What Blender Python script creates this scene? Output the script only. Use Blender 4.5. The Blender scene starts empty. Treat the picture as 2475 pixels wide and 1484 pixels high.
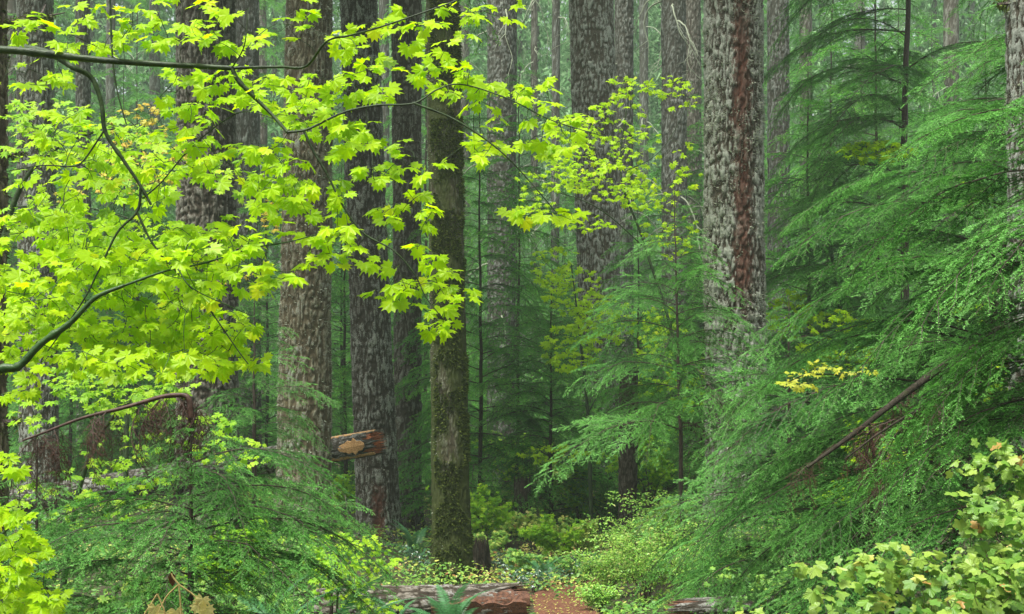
import bpy, math, random
import numpy as np
from mathutils import Matrix, Vector, Quaternion

R = math.radians
S = bpy.context.scene
COL = S.collection

# ------------------------------------------------------------------ camera
LENS, SENSOR, HZ = 50.0, 36.0, 1150.0
CAMZ = 1.6
W0, H0 = 2474.0, 1484.0
F = W0 * LENS / SENSOR
cd = bpy.data.cameras.new("camera"); cam = bpy.data.objects.new("camera", cd)
COL.objects.link(cam); S.camera = cam
cam.location = (0, 0, CAMZ); cam.rotation_euler = (R(90), 0, 0)
cd.lens = LENS; cd.sensor_width = SENSOR; cd.clip_end = 1000; cd.clip_start = 0.05
cd.shift_y = (HZ - H0 / 2) / W0
S.render.resolution_x, S.render.resolution_y = 1024, 614

# ------------------------------------------------------------------ light
S.view_settings.view_transform = 'Standard'; S.view_settings.look = 'None'
S.view_settings.exposure = 1.64; S.view_settings.gamma = 1
S.view_settings.use_curve_mapping = False
SUN_EL, SUN_ROT = R(68), R(215)
world = bpy.data.worlds.new("World"); S.world = world; world.use_nodes = True
nt = world.node_tree; nt.nodes.clear()
sky = nt.nodes.new('ShaderNodeTexSky'); sky.sky_type = 'NISHITA'; sky.sun_disc = False
sky.sun_elevation = SUN_EL; sky.sun_rotation = SUN_ROT; sky.dust_density = 4.0; sky.ozone_density = 1.0
hs = nt.nodes.new('ShaderNodeHueSaturation'); hs.inputs['Saturation'].default_value = 0.30
bg = nt.nodes.new('ShaderNodeBackground'); bg.inputs[1].default_value = 0.085
wo = nt.nodes.new('ShaderNodeOutputWorld')
nt.links.new(sky.outputs[0], hs.inputs['Color']); nt.links.new(hs.outputs[0], bg.inputs[0]); nt.links.new(bg.outputs[0], wo.inputs[0])
sd = bpy.data.lights.new("sun", 'SUN'); sd.energy = 2.6; sd.angle = R(24); sd.color = (1, .97, .92)
so = bpy.data.objects.new("sun", sd); COL.objects.link(so)
_d = Vector((math.sin(SUN_ROT) * math.cos(SUN_EL), math.cos(SUN_ROT) * math.cos(SUN_EL), math.sin(SUN_EL)))
so.rotation_euler = _d.to_track_quat('Z', 'Y').to_euler(); so.location = (0, 0, 60)
cy = S.cycles
cy.max_bounces = 6; cy.diffuse_bounces = 3; cy.glossy_bounces = 1; cy.transmission_bounces = 4
cy.volume_bounces = 0; cy.transparent_max_bounces = 4
cy.use_denoising = True
try: cy.denoiser = 'OPENIMAGEDENOISE'; cy.denoising_prefilter = 'ACCURATE'
except Exception: pass
cy.sample_clamp_indirect = 4

# ------------------------------------------------------------------ numeric helpers
def at(px, py, d):
    return np.array([(px - W0 / 2) / F * d, d, CAMZ + (HZ - py) / F * d])

def hash3(ix, iy, iz, seed):
    h = (ix.astype(np.int64) * 374761393 + iy.astype(np.int64) * 668265263 + iz.astype(np.int64) * 2147483647 + seed * 974634777) & 0xFFFFFFFF
    h = ((h ^ (h >> 13)) * 1274126177) & 0xFFFFFFFF
    h = ((h ^ (h >> 16)) * 2246822519) & 0xFFFFFFFF
    return ((h ^ (h >> 15)) & 0xFFFFFF) / float(0xFFFFFF)

def vnoise(p, seed=0):
    i = np.floor(p).astype(np.int64); f = p - i; f = f * f * (3 - 2 * f)
    out = 0
    for dx in (0, 1):
        wx = f[:, 0] if dx else 1 - f[:, 0]
        for dy in (0, 1):
            wy = f[:, 1] if dy else 1 - f[:, 1]
            for dz in (0, 1):
                wz = f[:, 2] if dz else 1 - f[:, 2]
                out = out + wx * wy * wz * hash3(i[:, 0] + dx, i[:, 1] + dy, i[:, 2] + dz, seed)
    return out

def fbm(p, octv=3, seed=0):
    a, s, t = 1.0, 0.0, 0.0
    for o in range(octv):
        s = s + a * vnoise(p * (2.03 ** o), seed + o * 17); t += a; a *= .5
    return s / t

def nrm(v):
    v = np.asarray(v, float); return v / np.maximum(np.linalg.norm(v, axis=-1, keepdims=True), 1e-9)

def sstep(a, b, x):
    t = np.clip((x - a) / (b - a), 0, 1); return t * t * (3 - 2 * t)

def ground_z(x, y):
    x = np.asarray(x, float); y = np.asarray(y, float)
    z = 0.0 * x
    z = z + 0.75 * sstep(20, 42, y) * 1.3 + np.maximum(y - 40, 0) * 0.045
    z = z + 1.0 * sstep(1.1, 4.0, x) * sstep(12, 19, y) * (1 - .3 * sstep(30, 60, y))
    z = z + 0.3 * sstep(-1.5, -6.0, x) * sstep(14, 26, y)
    z = z + 0.10 * np.sin(x * .9 + 1) * np.sin(y * .7) * sstep(.8, 2.5, np.abs(x - .5))
    return z
def gz(x, y): return float(ground_z(x, y))

# ------------------------------------------------------------------ mesh builder
class MB:
    def __init__(s): s.v = []; s.n = 0; s.f = []; s.t = []
    def add(s, V, Fc, tone=0.5, mat=0):
        V = np.asarray(V, np.float32).reshape(-1, 3); Fc = np.asarray(Fc, np.int64)
        if len(V) == 0 or len(Fc) == 0: return
        s.v.append(V); s.f.append((Fc + s.n, mat)); s.n += len(V)
        s.t.append(np.broadcast_to(np.asarray(tone, np.float32), (len(V),)).copy())
    def mesh(s, name, mats, smooth=False):
        me = bpy.data.meshes.new(name)
        V = np.concatenate(s.v); me.vertices.add(len(V)); me.vertices.foreach_set('co', V.ravel())
        li = np.concatenate([f.ravel() for f, m in s.f]); sizes = np.concatenate([np.full(len(f), f.shape[1]) for f, m in s.f])
        me.loops.add(len(li)); me.loops.foreach_set('vertex_index', li.astype(np.int32))
        st = np.concatenate([[0], np.cumsum(sizes)[:-1]])
        me.polygons.add(len(sizes)); me.polygons.foreach_set('loop_start', st.astype(np.int32))
        try: me.polygons.foreach_set('loop_total', sizes.astype(np.int32))
        except Exception: pass
        me.polygons.foreach_set('material_index', np.concatenate([np.full(len(f), m) for f, m in s.f]).astype(np.int32))
        me.polygons.foreach_set('use_smooth', np.full(len(sizes), smooth))
        a = me.attributes.new('tone', 'FLOAT', 'POINT'); a.data.foreach_set('value', np.concatenate(s.t))
        for m in mats: me.materials.append(m)
        me.update(calc_edges=True); me.validate()
        return me
    def obj(s, name, mats, parent=None, smooth=False, loc=None):
        if not isinstance(mats, (list, tuple)): mats = [mats]
        if loc is not None:
            s.v = [v - np.asarray(loc, np.float32) for v in s.v]
        o = bpy.data.objects.new(name, s.mesh(name, mats, smooth)); COL.objects.link(o)
        if parent is not None: o.parent = parent
        elif loc is not None: o.location = loc
        return o

def tag(o, label=None, cat=None, group=None, kind=None):
    if label: o['label'] = label
    if cat: o['category'] = cat
    if group: o['group'] = group
    if kind: o['kind'] = kind
    return o
def thing(name, loc, label, cat, group=None):
    o = bpy.data.objects.new(name, None); COL.objects.link(o); o.location = loc; o.empty_display_size = .1
    return tag(o, label, cat, group)

def tube(mb, P, rad, k=6, tone=.5, mat=0, cap=True, rough=0, rng=None):
    P = np.asarray(P, float); n = len(P); rad = np.broadcast_to(np.asarray(rad, float), (n,))
    T = np.gradient(P, axis=0); T = nrm(T)
    ref = np.array([0, 0, 1.0]) if abs(nrm(P[-1] - P[0])[2]) < .9 else np.array([0, 1.0, 0])
    U = nrm(np.cross(T, ref)); Vv = np.cross(T, U)
    a = np.arange(k) / k * 2 * math.pi
    r = rad[:, None] * np.ones(k)
    if rough and rng is not None: r = r * (1 + rough * rng.uniform(-1, 1, r.shape))
    V = P[:, None] + r[..., None] * (np.cos(a)[None, :, None] * U[:, None] + np.sin(a)[None, :, None] * Vv[:, None])
    i = np.arange(n - 1)[:, None] * k; j = np.arange(k)[None]; j2 = (j + 1) % k
    Q = np.stack([i + j, i + j2, i + k + j2, i + k + j], -1).reshape(-1, 4)
    mb.add(V.reshape(-1, 3), Q, tone, mat)
    if cap:
        Vc = np.concatenate([V[-1], P[-1:]]); mb.add(Vc, [[q, (q + 1) % k, k] for q in range(k)], tone, mat)

def resample(P, n):
    """smooth Catmull-Rom through the points"""
    P = np.asarray(P, float); m = len(P)
    if m == 2: return P[0] + (P[1] - P[0]) * np.linspace(0, 1, n)[:, None]
    Q = np.concatenate([[2 * P[0] - P[1]], P, [2 * P[-1] - P[-2]]])
    t = np.linspace(0, m - 1, n); i = np.minimum(t.astype(int), m - 2); u = (t - i)[:, None]
    a, b, c, d = Q[i], Q[i + 1], Q[i + 2], Q[i + 3]
    return .5 * (2 * b + (c - a) * u + (2 * a - 5 * b + 4 * c - d) * u ** 2 + (3 * b - a - 3 * c + d) * u ** 3)

# ------------------------------------------------------------------ materials
def newmat(name):
    m = bpy.data.materials.new(name); m.use_nodes = True; t = m.node_tree; t.nodes.clear()
    out = t.nodes.new('ShaderNodeOutputMaterial'); return m, t, out
def N(t, typ, **kw):
    n = t.nodes.new(typ)
    for k, v in kw.items():
        if k in n.inputs: n.inputs[k].default_value = v
        else: setattr(n, k, v)
    return n
def ramp(t, stops, src=None, interp='LINEAR'):
    n = t.nodes.new('ShaderNodeValToRGB'); cr = n.color_ramp; cr.interpolation = interp
    while len(cr.elements) > 1: cr.elements.remove(cr.elements[0])
    cr.elements[0].position = stops[0][0]; cr.elements[0].color = (*stops[0][1], 1)
    for p, c in stops[1:]:
        e = cr.elements.new(p); e.color = (*c, 1)
    if src is not None: t.links.new(src, n.inputs[0])
    return n
def mixc(t, fac, a, b, blend='MIX'):
    n = t.nodes.new('ShaderNodeMix'); n.data_type = 'RGBA'; n.blend_type = blend
    for s, i in ((fac, 0), (a, 6), (b, 7)):
        if hasattr(s, 'is_linked') or hasattr(s, 'links'): t.links.new(s, n.inputs[i])
        else: n.inputs[i].default_value = s if i == 0 else (*s, 1)
    return n.outputs[2]
def mth(t, op, a, b=0.0):
    n = t.nodes.new('ShaderNodeMath'); n.operation = op
    for s, i in ((a, 0), (b, 1)):
        if hasattr(s, 'links'): t.links.new(s, n.inputs[i])
        else: n.inputs[i].default_value = s
    return n.outputs[0]
def mask(t, src, lo, hi):
    n = t.nodes.new('ShaderNodeMapRange'); n.interpolation_type = 'SMOOTHSTEP'
    t.links.new(src, n.inputs[0]); n.inputs[1].default_value = lo; n.inputs[2].default_value = hi; return n.outputs[0]
def noise(t, vec, scale, detail=4, rough=.6, dist=0):
    n = t.nodes.new('ShaderNodeTexNoise'); n.inputs['Scale'].default_value = scale; n.inputs['Detail'].default_value = detail
    n.inputs['Roughness'].default_value = rough; n.inputs['Distortion'].default_value = dist
    t.links.new(vec, n.inputs['Vector']); return n.outputs['Fac']
def mapping(t, vec, sc=(1, 1, 1), loc=(0, 0, 0)):
    n = t.nodes.new('ShaderNodeMapping'); n.inputs['Scale'].default_value = sc; n.inputs['Location'].default_value = loc
    t.links.new(vec, n.inputs['Vector']); return n.outputs[0]

def bark(name, brown=(.10, .066, .045), grey=(.20, .185, .165), lichen=(.42, .46, .38), moss=(.085, .10, .02),
         lich=.5, mos=.2, red=None, seed=0.0, fine=1.0, low_moss=0.0):
    tint = (.68, .80, .68); brown = tuple(x * q for x, q in zip(brown, tint)); grey = tuple(x * q * 1.12 for x, q in zip(grey, (.90, 1.05, .95))); lichen = tuple(x * .78 for x in lichen)
    m, t, out = newmat(name)
    tc = N(t, 'ShaderNodeTexCoord').outputs['Object']
    v = mapping(t, tc, (1, 1, 1), (seed, seed * .7, seed * 1.3)); vs = mapping(t, tc, (1, 1, .36), (seed, seed, seed))
    at_ = N(t, 'ShaderNodeAttribute', attribute_name='tone').outputs['Fac']
    n1 = noise(t, vs, 34 * fine, 6, .75); n2 = noise(t, v, 55 * fine, 4, .8); n3 = noise(t, v, 2.6, 3, .6); n4 = noise(t, vs, 62 * fine, 4, .7)
    ridge = mth(t, 'ADD', mth(t, 'MULTIPLY', at_, .5), mth(t, 'MULTIPLY', n1, .75))
    c = mixc(t, mask(t, ridge, .55, .98), brown, grey)
    c = mixc(t, mask(t, n4, .52, .68), c, (brown[0] * .3, brown[1] * .3, brown[2] * .3))
    # crusty lichen: patches broken up by a finer noise, mostly on the outer plates
    lm = mth(t, 'ADD', mth(t, 'ADD', n2, mth(t, 'MULTIPLY', n3, .62)), mth(t, 'MULTIPLY', at_, .22))
    lo = 1.20 - lich * .40
    lc = ramp(t, [(0, lichen), (1, tuple(x * .62 for x in lichen))], noise(t, v, 110, 2)).outputs[0]
    c = mixc(t, mth(t, 'MULTIPLY', mask(t, lm, lo, lo + .09), .85), c, lc)
    # moss drifts
    sp = N(t, 'ShaderNodeSeparateXYZ'); t.links.new(tc, sp.inputs[0])
    n5 = noise(t, mapping(t, tc, (1, 1, .4), (seed + 5, seed, 3)), 2.2, 6, .65)
    mm = mth(t, 'ADD', n5, mth(t, 'MULTIPLY', n2, .45))
    if low_moss:
        h = N(t, 'ShaderNodeMapRange'); t.links.new(sp.outputs[2], h.inputs[0]); h.inputs[1].default_value = 2.0; h.inputs[2].default_value = 0
        mm = mth(t, 'ADD', mm, mth(t, 'MULTIPLY', h.outputs[0], low_moss))
    ml = 1.02 - mos * .45
    mc = ramp(t, [(0.3, tuple(x * .6 for x in moss)), (.7, moss)], n2).outputs[0]
    c = mixc(t, mth(t, 'MULTIPLY', mask(t, mm, ml, ml + .12), .9), c, mc)
    if red:
        # a long scar of bare reddish bark down one face
        wob = noise(t, mapping(t, tc, (0, 0, 1)), 1.1, 3, .6)
        dx = mth(t, 'ABSOLUTE', mth(t, 'SUBTRACT', sp.outputs[0], mth(t, 'ADD', mth(t, 'MULTIPLY', mth(t, 'SUBTRACT', wob, .5), .35), red[0])))
        rm = mask(t, mth(t, 'ADD', dx, mth(t, 'MULTIPLY', mth(t, 'SUBTRACT', n1, .5), .6)), red[1], red[1] * .45)
        zz = mask(t, mth(t, 'ADD', sp.outputs[2], mth(t, 'MULTIPLY', n3, .8)), red[2], red[2] + .7 if red[3] else red[2] - .7)
        rm = mth(t, 'MULTIPLY', rm, mask(t, mth(t, 'ADD', n5, mth(t, 'MULTIPLY', n2, .4)), .52, .72))
        c = mixc(t, mth(t, 'MULTIPLY', mth(t, 'MULTIPLY', rm, zz), .9), c, ramp(t, [(.3, (.035, .012, .008)), (.8, (.15, .050, .025))], n1).outputs[0])
    b = N(t, 'ShaderNodeBsdfPrincipled'); t.links.new(c, b.inputs['Base Color'])
    b.inputs['Roughness'].default_value = .75; b.inputs['Specular IOR Level'].default_value = .18
    bp = N(t, 'ShaderNodeBump'); bp.inputs['Strength'].default_value = .8; bp.inputs['Distance'].default_value = .018
    hgt = mth(t, 'ADD', mth(t, 'ADD', n1, mth(t, 'MULTIPLY', n4, -.5)), mth(t, 'MULTIPLY', n2, .5))
    t.links.new(hgt, bp.inputs['Height']); t.links.new(bp.outputs[0], b.inputs['Normal'])
    t.links.new(b.outputs[0], out.inputs[0]); return m

def leafmat(name, stops, trans=.5, gloss=.35, rough=.4, objvar=.15, tcol=None, veins=False):
    """stops: colour along the tone attribute (each leaf has its own tone)"""
    m, t, out = newmat(name)
    a = N(t, 'ShaderNodeAttribute', attribute_name='tone').outputs['Fac']
    oi = N(t, 'ShaderNodeObjectInfo').outputs['Random']
    f = mth(t, 'ADD', a, mth(t, 'MULTIPLY', mth(t, 'SUBTRACT', oi, .5), objvar))
    c = ramp(t, stops, f).outputs[0]
    d = N(t, 'ShaderNodeBsdfPrincipled'); t.links.new(c, d.inputs['Base Color'])
    d.inputs['Roughness'].default_value = rough; d.inputs['Specular IOR Level'].default_value = gloss
    tr = N(t, 'ShaderNodeBsdfTranslucent')
    if tcol: t.links.new(mixc(t, 1.0, c, tcol, 'MULTIPLY'), tr.inputs[0])
    else: t.links.new(c, tr.inputs[0])
    mx = N(t, 'ShaderNodeMixShader'); mx.inputs[0].default_value = trans
    t.links.new(d.outputs[0], mx.inputs[1]); t.links.new(tr.outputs[0], mx.inputs[2]); t.links.new(mx.outputs[0], out.inputs[0])
    return m

def plain(name, c1, c2, scale=8, rough=.7, bump=.4, sc=(1, 1, 1), spec=.3):
    m, t, out = newmat(name)
    tc = mapping(t, N(t, 'ShaderNodeTexCoord').outputs['Object'], sc)
    n = noise(t, tc, scale, 6, .7)
    b = N(t, 'ShaderNodeBsdfPrincipled'); t.links.new(ramp(t, [(.35, c1), (.65, c2)], n).outputs[0], b.inputs['Base Color'])
    b.inputs['Roughness'].default_value = rough; b.inputs['Specular IOR Level'].default_value = spec
    bp = N(t, 'ShaderNodeBump'); bp.inputs['Strength'].default_value = bump; bp.inputs['Distance'].default_value = .02
    t.links.new(n, bp.inputs['Height']); t.links.new(bp.outputs[0], b.inputs['Normal']); t.links.new(b.outputs[0], out.inputs[0])
    return m

M_NEAR = leafmat('hemlock_needles', [(0, (.012, .050, .010)), (.32, (.045, .165, .026)), (.58, (.122, .36, .056)), (.85, (.215, .525, .115)), (1, (.28, .60, .19))], .36, .2, .4, .3)  # random bough tone for older and newer growth, widened to deepen self-shadow
M_FAR = leafmat('distant_hemlock_needles', [(0, (.035, .14, .02)), (.5, (.095, .33, .045)), (1, (.24, .54, .07))], .4, .12, .5, .3)
M_DEADN = leafmat('dead_needles', [(0, (.03, .014, .007)), (1, (.11, .045, .02))], .1, .2, .6)
M_TWIG = plain('twig_bark', (.022, .014, .009), (.065, .045, .032), 30, .6)
M_TWIGR = plain('red_twig_bark', (.03, .014, .009), (.075, .036, .024), 20, .5)
M_LIME = leafmat('vine_maple_leaf', [(0, (.18, .36, .008)), (.35, (.40, .65, .004)), (.85, (.54, .80, .004)), (1, (.68, .78, .008))], .62, .3, .4, .0)
M_LIME2 = leafmat('shaded_vine_maple_leaf', [(0, (.13, .33, .02)), (.5, (.30, .58, .02)), (1, (.50, .70, .03))], .55, .3, .45, .1)  # duller copy of the lime leaf, its shade put into the colour
M_YEL = leafmat('autumn_maple_leaf', [(0, (.42, .50, .04)), (.5, (.66, .58, .06)), (1, (.75, .50, .07))], .5, .25, .45, .1)
M_THIM = leafmat('thimbleberry_leaf', [(0, (.06, .17, .02)), (.4, (.16, .33, .04)), (.8, (.32, .46, .07)), (.95, (.50, .48, .10)), (1, (.42, .26, .07))], .42, .4, .4, .0)
M_BRUSH = leafmat('huckleberry_leaf', [(0, (.10, .30, .03)), (.5, (.27, .56, .07)), (.85, (.48, .70, .12)), (1, (.62, .60, .2))], .4, .45, .35, .1)
M_SALAL = leafmat('salal_leaf', [(0, (.02, .07, .03)), (1, (.06, .17, .07))], .2, .7, .28, .1)
M_FERN = leafmat('fern_frond', [(0, (.03, .12, .04)), (1, (.10, .30, .10))], .35, .45, .35, .1)
M_COVER = leafmat('forest_floor_leaf', [(0, (.04, .13, .02)), (.42, (.13, .32, .05)), (.7, (.32, .52, .07)), (.88, (.62, .64, .14)), (.96, (.66, .58, .22)), (1, (.34, .16, .05))], .4, .35, .45, .0)
M_MAPB = plain('maple_bark', (.010, .022, .006), (.035, .065, .016), 14, .5, .5, (1, 1, 1))
M_MAPG = plain('green_maple_bark', (.016, .050, .008), (.035, .085, .018), 10, .45, .4)
M_MOSS = leafmat('trunk_moss', [(0, (.022, .036, .007)), (.6, (.07, .105, .016)), (1, (.16, .20, .035))], .25, .15, .8, .05)
M_LICH = leafmat('beard_lichen', [(0, (.18, .21, .13)), (1, (.42, .46, .34))], .25, .15, .8, .05)
M_WOOD = plain('split_wood', (.30, .14, .05), (.70, .43, .18), 16, .6, .5, (.2, 3, 3))
M_ROT = plain('red_rotten_wood', (.045, .020, .012), (.17, .072, .036), 16, .65, .8, (.3, 2, 2))
M_DARKW = plain('dark_rotten_wood', (.02, .015, .010), (.07, .045, .028), 22, .7, .8, (.3, 2, 2))
M_PATH = plain('path_of_red_bark_chips', (.055, .020, .011), (.20, .080, .042), 38, .9, 1.0)
M_SOIL = plain('forest_soil', (.020, .018, .009), (.06, .055, .022), 9, .9, .8)

# ------------------------------------------------------------------ ground
mb = MB()
gx = np.concatenate([np.linspace(-150, -16, 30), np.linspace(-15, 15, 120), np.linspace(16, 150, 30)])
gy = np.concatenate([np.linspace(-18, 10, 14), np.linspace(10.5, 50, 140), np.linspace(52, 240, 50)])
X, Y = np.meshgrid(gx, gy); Z = ground_z(X, Y) + .03 * (fbm(np.stack([X.ravel(), Y.ravel(), 0 * X.ravel()], -1) * 1.7, 3) - .5).reshape(X.shape) * (np.abs(X - .5) > 1.6)
i, j = np.meshgrid(np.arange(len(gy) - 1), np.arange(len(gx) - 1), indexing='ij'); k = i * len(gx) + j
mb.add(np.stack([X, Y, Z], -1).reshape(-1, 3), np.stack([k, k + 1, k + 1 + len(gx), k + len(gx)], -1).reshape(-1, 4))
tag(mb.obj('ground', M_SOIL, smooth=True), kind='structure')
mb = MB()
py_ = np.linspace(-15, 24, 160); cx_ = .62 - .3 * sstep(14, 4, py_) + .9 * sstep(18.3, 24, py_)
rp = np.random.default_rng(3)
wv = np.linspace(-1, 1, 13)
hw = .42 + .05 * np.sin(py_ * 2.1) + .04 * rp.uniform(-1, 1, 160)
PX = cx_[:, None] + wv[None] * hw[:, None]; PYY = np.repeat(py_[:, None], 13, 1)
PZ = ground_z(PX, PYY) + .035 + .012 * rp.uniform(-1, 1, PX.shape); PZ[:, 0] -= .06; PZ[:, -1] -= .06
i, j = np.meshgrid(np.arange(159), np.arange(12), indexing='ij'); k = i * 13 + j
mb.add(np.stack([PX, PYY, PZ], -1).reshape(-1, 3), np.stack([k, k + 1, k + 14, k + 13], -1).reshape(-1, 4))
tag(mb.obj('path', M_PATH, smooth=True), kind='structure')

# ------------------------------------------------------------------ big trunks
def trunk_mesh(H, r0, r1, lean, seed, furrow=.035, plate=.09, nth=150, dz=.025, flare=.35, curve=0.0, lump=.02, up=0.0):
    """local coordinates, foot at the origin; lean = (x, y) shift of the top"""
    rng = np.random.default_rng(seed)
    z = np.concatenate([np.arange(-.35, H, dz), [H]] + ([H + np.arange(.3, up, .3)] if up else [])); n = len(z); a = np.arange(nth) / nth * 2 * math.pi
    s = np.maximum(z / H, 0); r = np.maximum(r0 + (r1 - r0) * np.minimum(s, 1) - np.maximum(z - H, 0) / 22 * r1, .03) + r0 * flare * np.exp(-np.clip(z, 0, 9) / .32)
    cxl = lean[0] * s + curve * np.sin(s * math.pi); cyl = lean[1] * s
    A, Zg = np.meshgrid(a, z)
    rr = np.repeat(r[:, None], nth, 1)
    rr += r0 * flare * .5 * np.exp(-np.clip(Zg, 0, 9) / .4) * np.sin(A * 5 + seed)
    p = np.stack([np.cos(A) * r0, np.sin(A) * r0, Zg], -1).reshape(-1, 3)
    warp = (fbm(p * np.array([7, 7, 5.0]), 2, seed) - .5)[:, None] * np.array([1, 1, 0]) * plate * .7
    plate = plate * .62
    q = (p + warp) / plate
    f1 = 1 - np.abs(2 * vnoise(q * np.array([1.25, 1.25, .36]), seed + 3) - 1)       # ridged: 1 along the furrow
    f2 = 1 - np.abs(2 * vnoise(q * np.array([2.4, 2.4, 1.1]) + 7, seed + 5) - 1)
    fur = sstep(.55, .97, f1) * .75 + sstep(.6, 1, f2) * .35
    fine = fbm(p / .03 * np.array([1, 1, .5]), 2, seed + 9) - .5
    big = fbm(p * np.array([2.2, 2.2, 1.1]), 2, seed + 11) - .5
    rr = rr.ravel() - fur * furrow + fine * furrow * .8 + big * lump * 1.6
    tone = np.clip(1 - fur + fine * .5, 0, 1)
    V = np.stack([np.cos(A.ravel()) * rr + np.repeat(cxl, nth), np.sin(A.ravel()) * rr + np.repeat(cyl, nth), Zg.ravel()], -1)
    i = np.arange(n - 1)[:, None] * nth; jj = np.arange(nth)[None]; j2 = (jj + 1) % nth
    Q = np.stack([i + jj, i + j2, i + nth + j2, i + nth + jj], -1).reshape(-1, 4)
    m = MB(); m.add(V, Q, tone)
    return m, V.reshape(n, nth, 3), (cxl, cyl, z, a)

def tufts(V3, n, seed, size=(.02, .05), face=None, zr=None, clump=3.0, thr=.5, hang=.2):
    """small blades standing off a trunk: moss and lichen that roughen its outline"""
    rng = np.random.default_rng(seed); nz, na, _ = V3.shape
    iz = rng.integers(1, nz - 1, n * 3); ia = rng.integers(0, na, n * 3); P = V3[iz, ia]
    ang = ia / na * 2 * math.pi; out = np.stack([np.cos(ang), np.sin(ang), 0 * ang], -1)
    ok = fbm(P * clump, 3, seed) > thr
    if face is not None: ok &= (out @ np.array([math.cos(face[0]), math.sin(face[0]), 0])) > face[1]
    if zr is not None: ok &= (P[:, 2] > zr[0]) & (P[:, 2] < zr[1])
    P, out = P[ok][:n], out[ok][:n]; n = len(P)
    if n == 0: return None
    d = nrm(out + rng.normal(0, .5, (n, 3)) + np.array([0, 0, -hang])); L = rng.uniform(*size, n)[:, None]
    w = nrm(np.cross(d, rng.normal(0, 1, (n, 3)))) * L * .28
    V = np.stack([P - out * .008 - w, P - out * .008 + w, P + d * L], 1).reshape(-1, 3)
    m = MB(); m.add(V, np.arange(n * 3).reshape(-1, 3), np.repeat(rng.uniform(0, 1, n), 3)); return m

def limb(mb_, p0, d0, L, r, rng, tone=.5, mat=0, depth=2, sag=.1, kink=.25, k=5):
    n = max(4, int(L / .12)); P = [np.array(p0, float)]; d = nrm(d0)
    for s in range(n):
        d = nrm(d + rng.normal(0, kink, 3) * .35 + np.array([0, 0, -sag * .2])); P.append(P[-1] + d * L / n)
    P = np.array(P); tube(mb_, P, np.linspace(r, r * .25, len(P)), k, tone, mat, rough=.2, rng=rng)
    if depth > 0:
        for q in range(rng.integers(2, 5)):
            i = rng.integers(len(P) // 4, len(P) - 1); dd = nrm(d + rng.normal(0, .8, 3))
            limb(mb_, P[i], dd, L * rng.uniform(.25, .5), r * .45, rng, tone, mat, depth - 1, sag, kink, 4)
    return P

CROWNS = []
def fir(label, pxt, pxb, pyb, wpx, d, mat, seed, wtop=None, top=1.15, nth=150, dz=.025, furrow=.035, plate=.09, moss=None, lichen=None, stubs=(), flare=.3, lump=.02,
        cat='tree', name='fir_tree', group=None, far_limbs=0, crown=14.0):
    b = at(pxb, pyb, d); x, y = b[0], d
    z0 = gz(x, y)
    H = (CAMZ + HZ / F * d - z0) * top
    r0 = wpx / F * d / 2; r1 = (wtop or wpx * .9) / F * d / 2
    tx = (pxt - pxb) / F * d * top
    root = thing(name, (x, y, z0), label, cat, group)
    m, V3, ctr = trunk_mesh(H, r0, r1, (tx, 0), seed, furrow, plate, nth, dz, flare, 0, lump, crown)
    if crown and d < 40: CROWNS.append((root, H, tx, r1, crown, seed)); V3 = V3[:-int(crown / .3) - 2]
    m.obj('trunk', mat, root, True)
    if moss:
        for a in moss:
            t = tufts(V3, seed=seed + 50, **a)
            if t: t.obj('moss', M_MOSS, root)
    if lichen:
        t = tufts(V3, seed=seed + 80, **lichen)
        if t: t.obj('lichen', M_LICH, root)
    rng = np.random.default_rng(seed + 7)
    for (py, ang, L, r) in stubs:
        z = CAMZ + (HZ - py) / F * d - z0; s = np.clip(z / H, 0, 1)
        mm = MB(); c = np.array([tx * s, 0, z]); dr = np.array([math.cos(ang), math.sin(ang), .12])
        P = limb(mm, c + dr * r0 * .7, dr, L, r, rng, .5, 0, 1, .1, .2, 6)
        n = int(L * 700); ii = rng.integers(0, len(P) - 1, n); Q = P[ii] + (P[ii + 1] - P[ii]) * rng.uniform(0, 1, (n, 1)) + rng.normal(0, r * .6, (n, 3))
        dd = nrm(rng.normal(0, .5, (n, 3)) + np.array([0, 0, -.7])); w = rng.normal(0, .006, (n, 3))
        mm.add(np.stack([Q - w, Q + w, Q + dd * rng.uniform(.015, .06, (n, 1))], 1).reshape(-1, 3), np.arange(n * 3).reshape(-1, 3), np.repeat(rng.uniform(0, 1, n), 3), 1)
        mm.obj('mossy_branch', [M_TWIG, M_MOSS], root)
    for q in range(far_limbs):
        z = rng.uniform(H * .25, H * .95); s = z / H; an = rng.uniform(0, 6.28); dr = np.array([math.cos(an), math.sin(an), -.15])
        mm = MB(); limb(mm, np.array([tx * s, 0, z]) + dr * r0 * .8, dr, rng.uniform(1.0, 3.0), .03, rng, .5, 0, 2, .5, .35, 4)
        mm.obj('dead_branch', M_LICH, root)
    return root

PI = math.pi
mk = dict
B_gray = bark('lichened_bark', lich=.62, mos=.08, seed=1, brown=(.085, .062, .048), grey=(.21, .195, .175))
B_furr = bark('furrowed_brown_bark', lich=.28, mos=.05, seed=4, brown=(.075, .050, .038), grey=(.24, .20, .175))
B_tan = bark('tan_mossy_bark', lich=.40, mos=.42, seed=7, brown=(.13, .088, .055), grey=(.25, .205, .15), moss=(.12, .11, .035))
B_dark = bark('dark_lichened_bark', lich=.55, mos=.12, seed=9, brown=(.055, .038, .030), grey=(.14, .12, .11), red=(.03, .16, 1.9, False))
B_moss = bark('mossy_bark', lich=.30, mos=.86, seed=12, brown=(.085, .062, .042), grey=(.16, .14, .105), moss=(.050, .068, .012), low_moss=.3)
B_red = bark('red_scarred_bark', lich=.72, mos=.10, seed=15, brown=(.085, .058, .045), grey=(.25, .22, .195), lichen=(.46, .50, .40), red=(.03, .16, 3.3, True))
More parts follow.
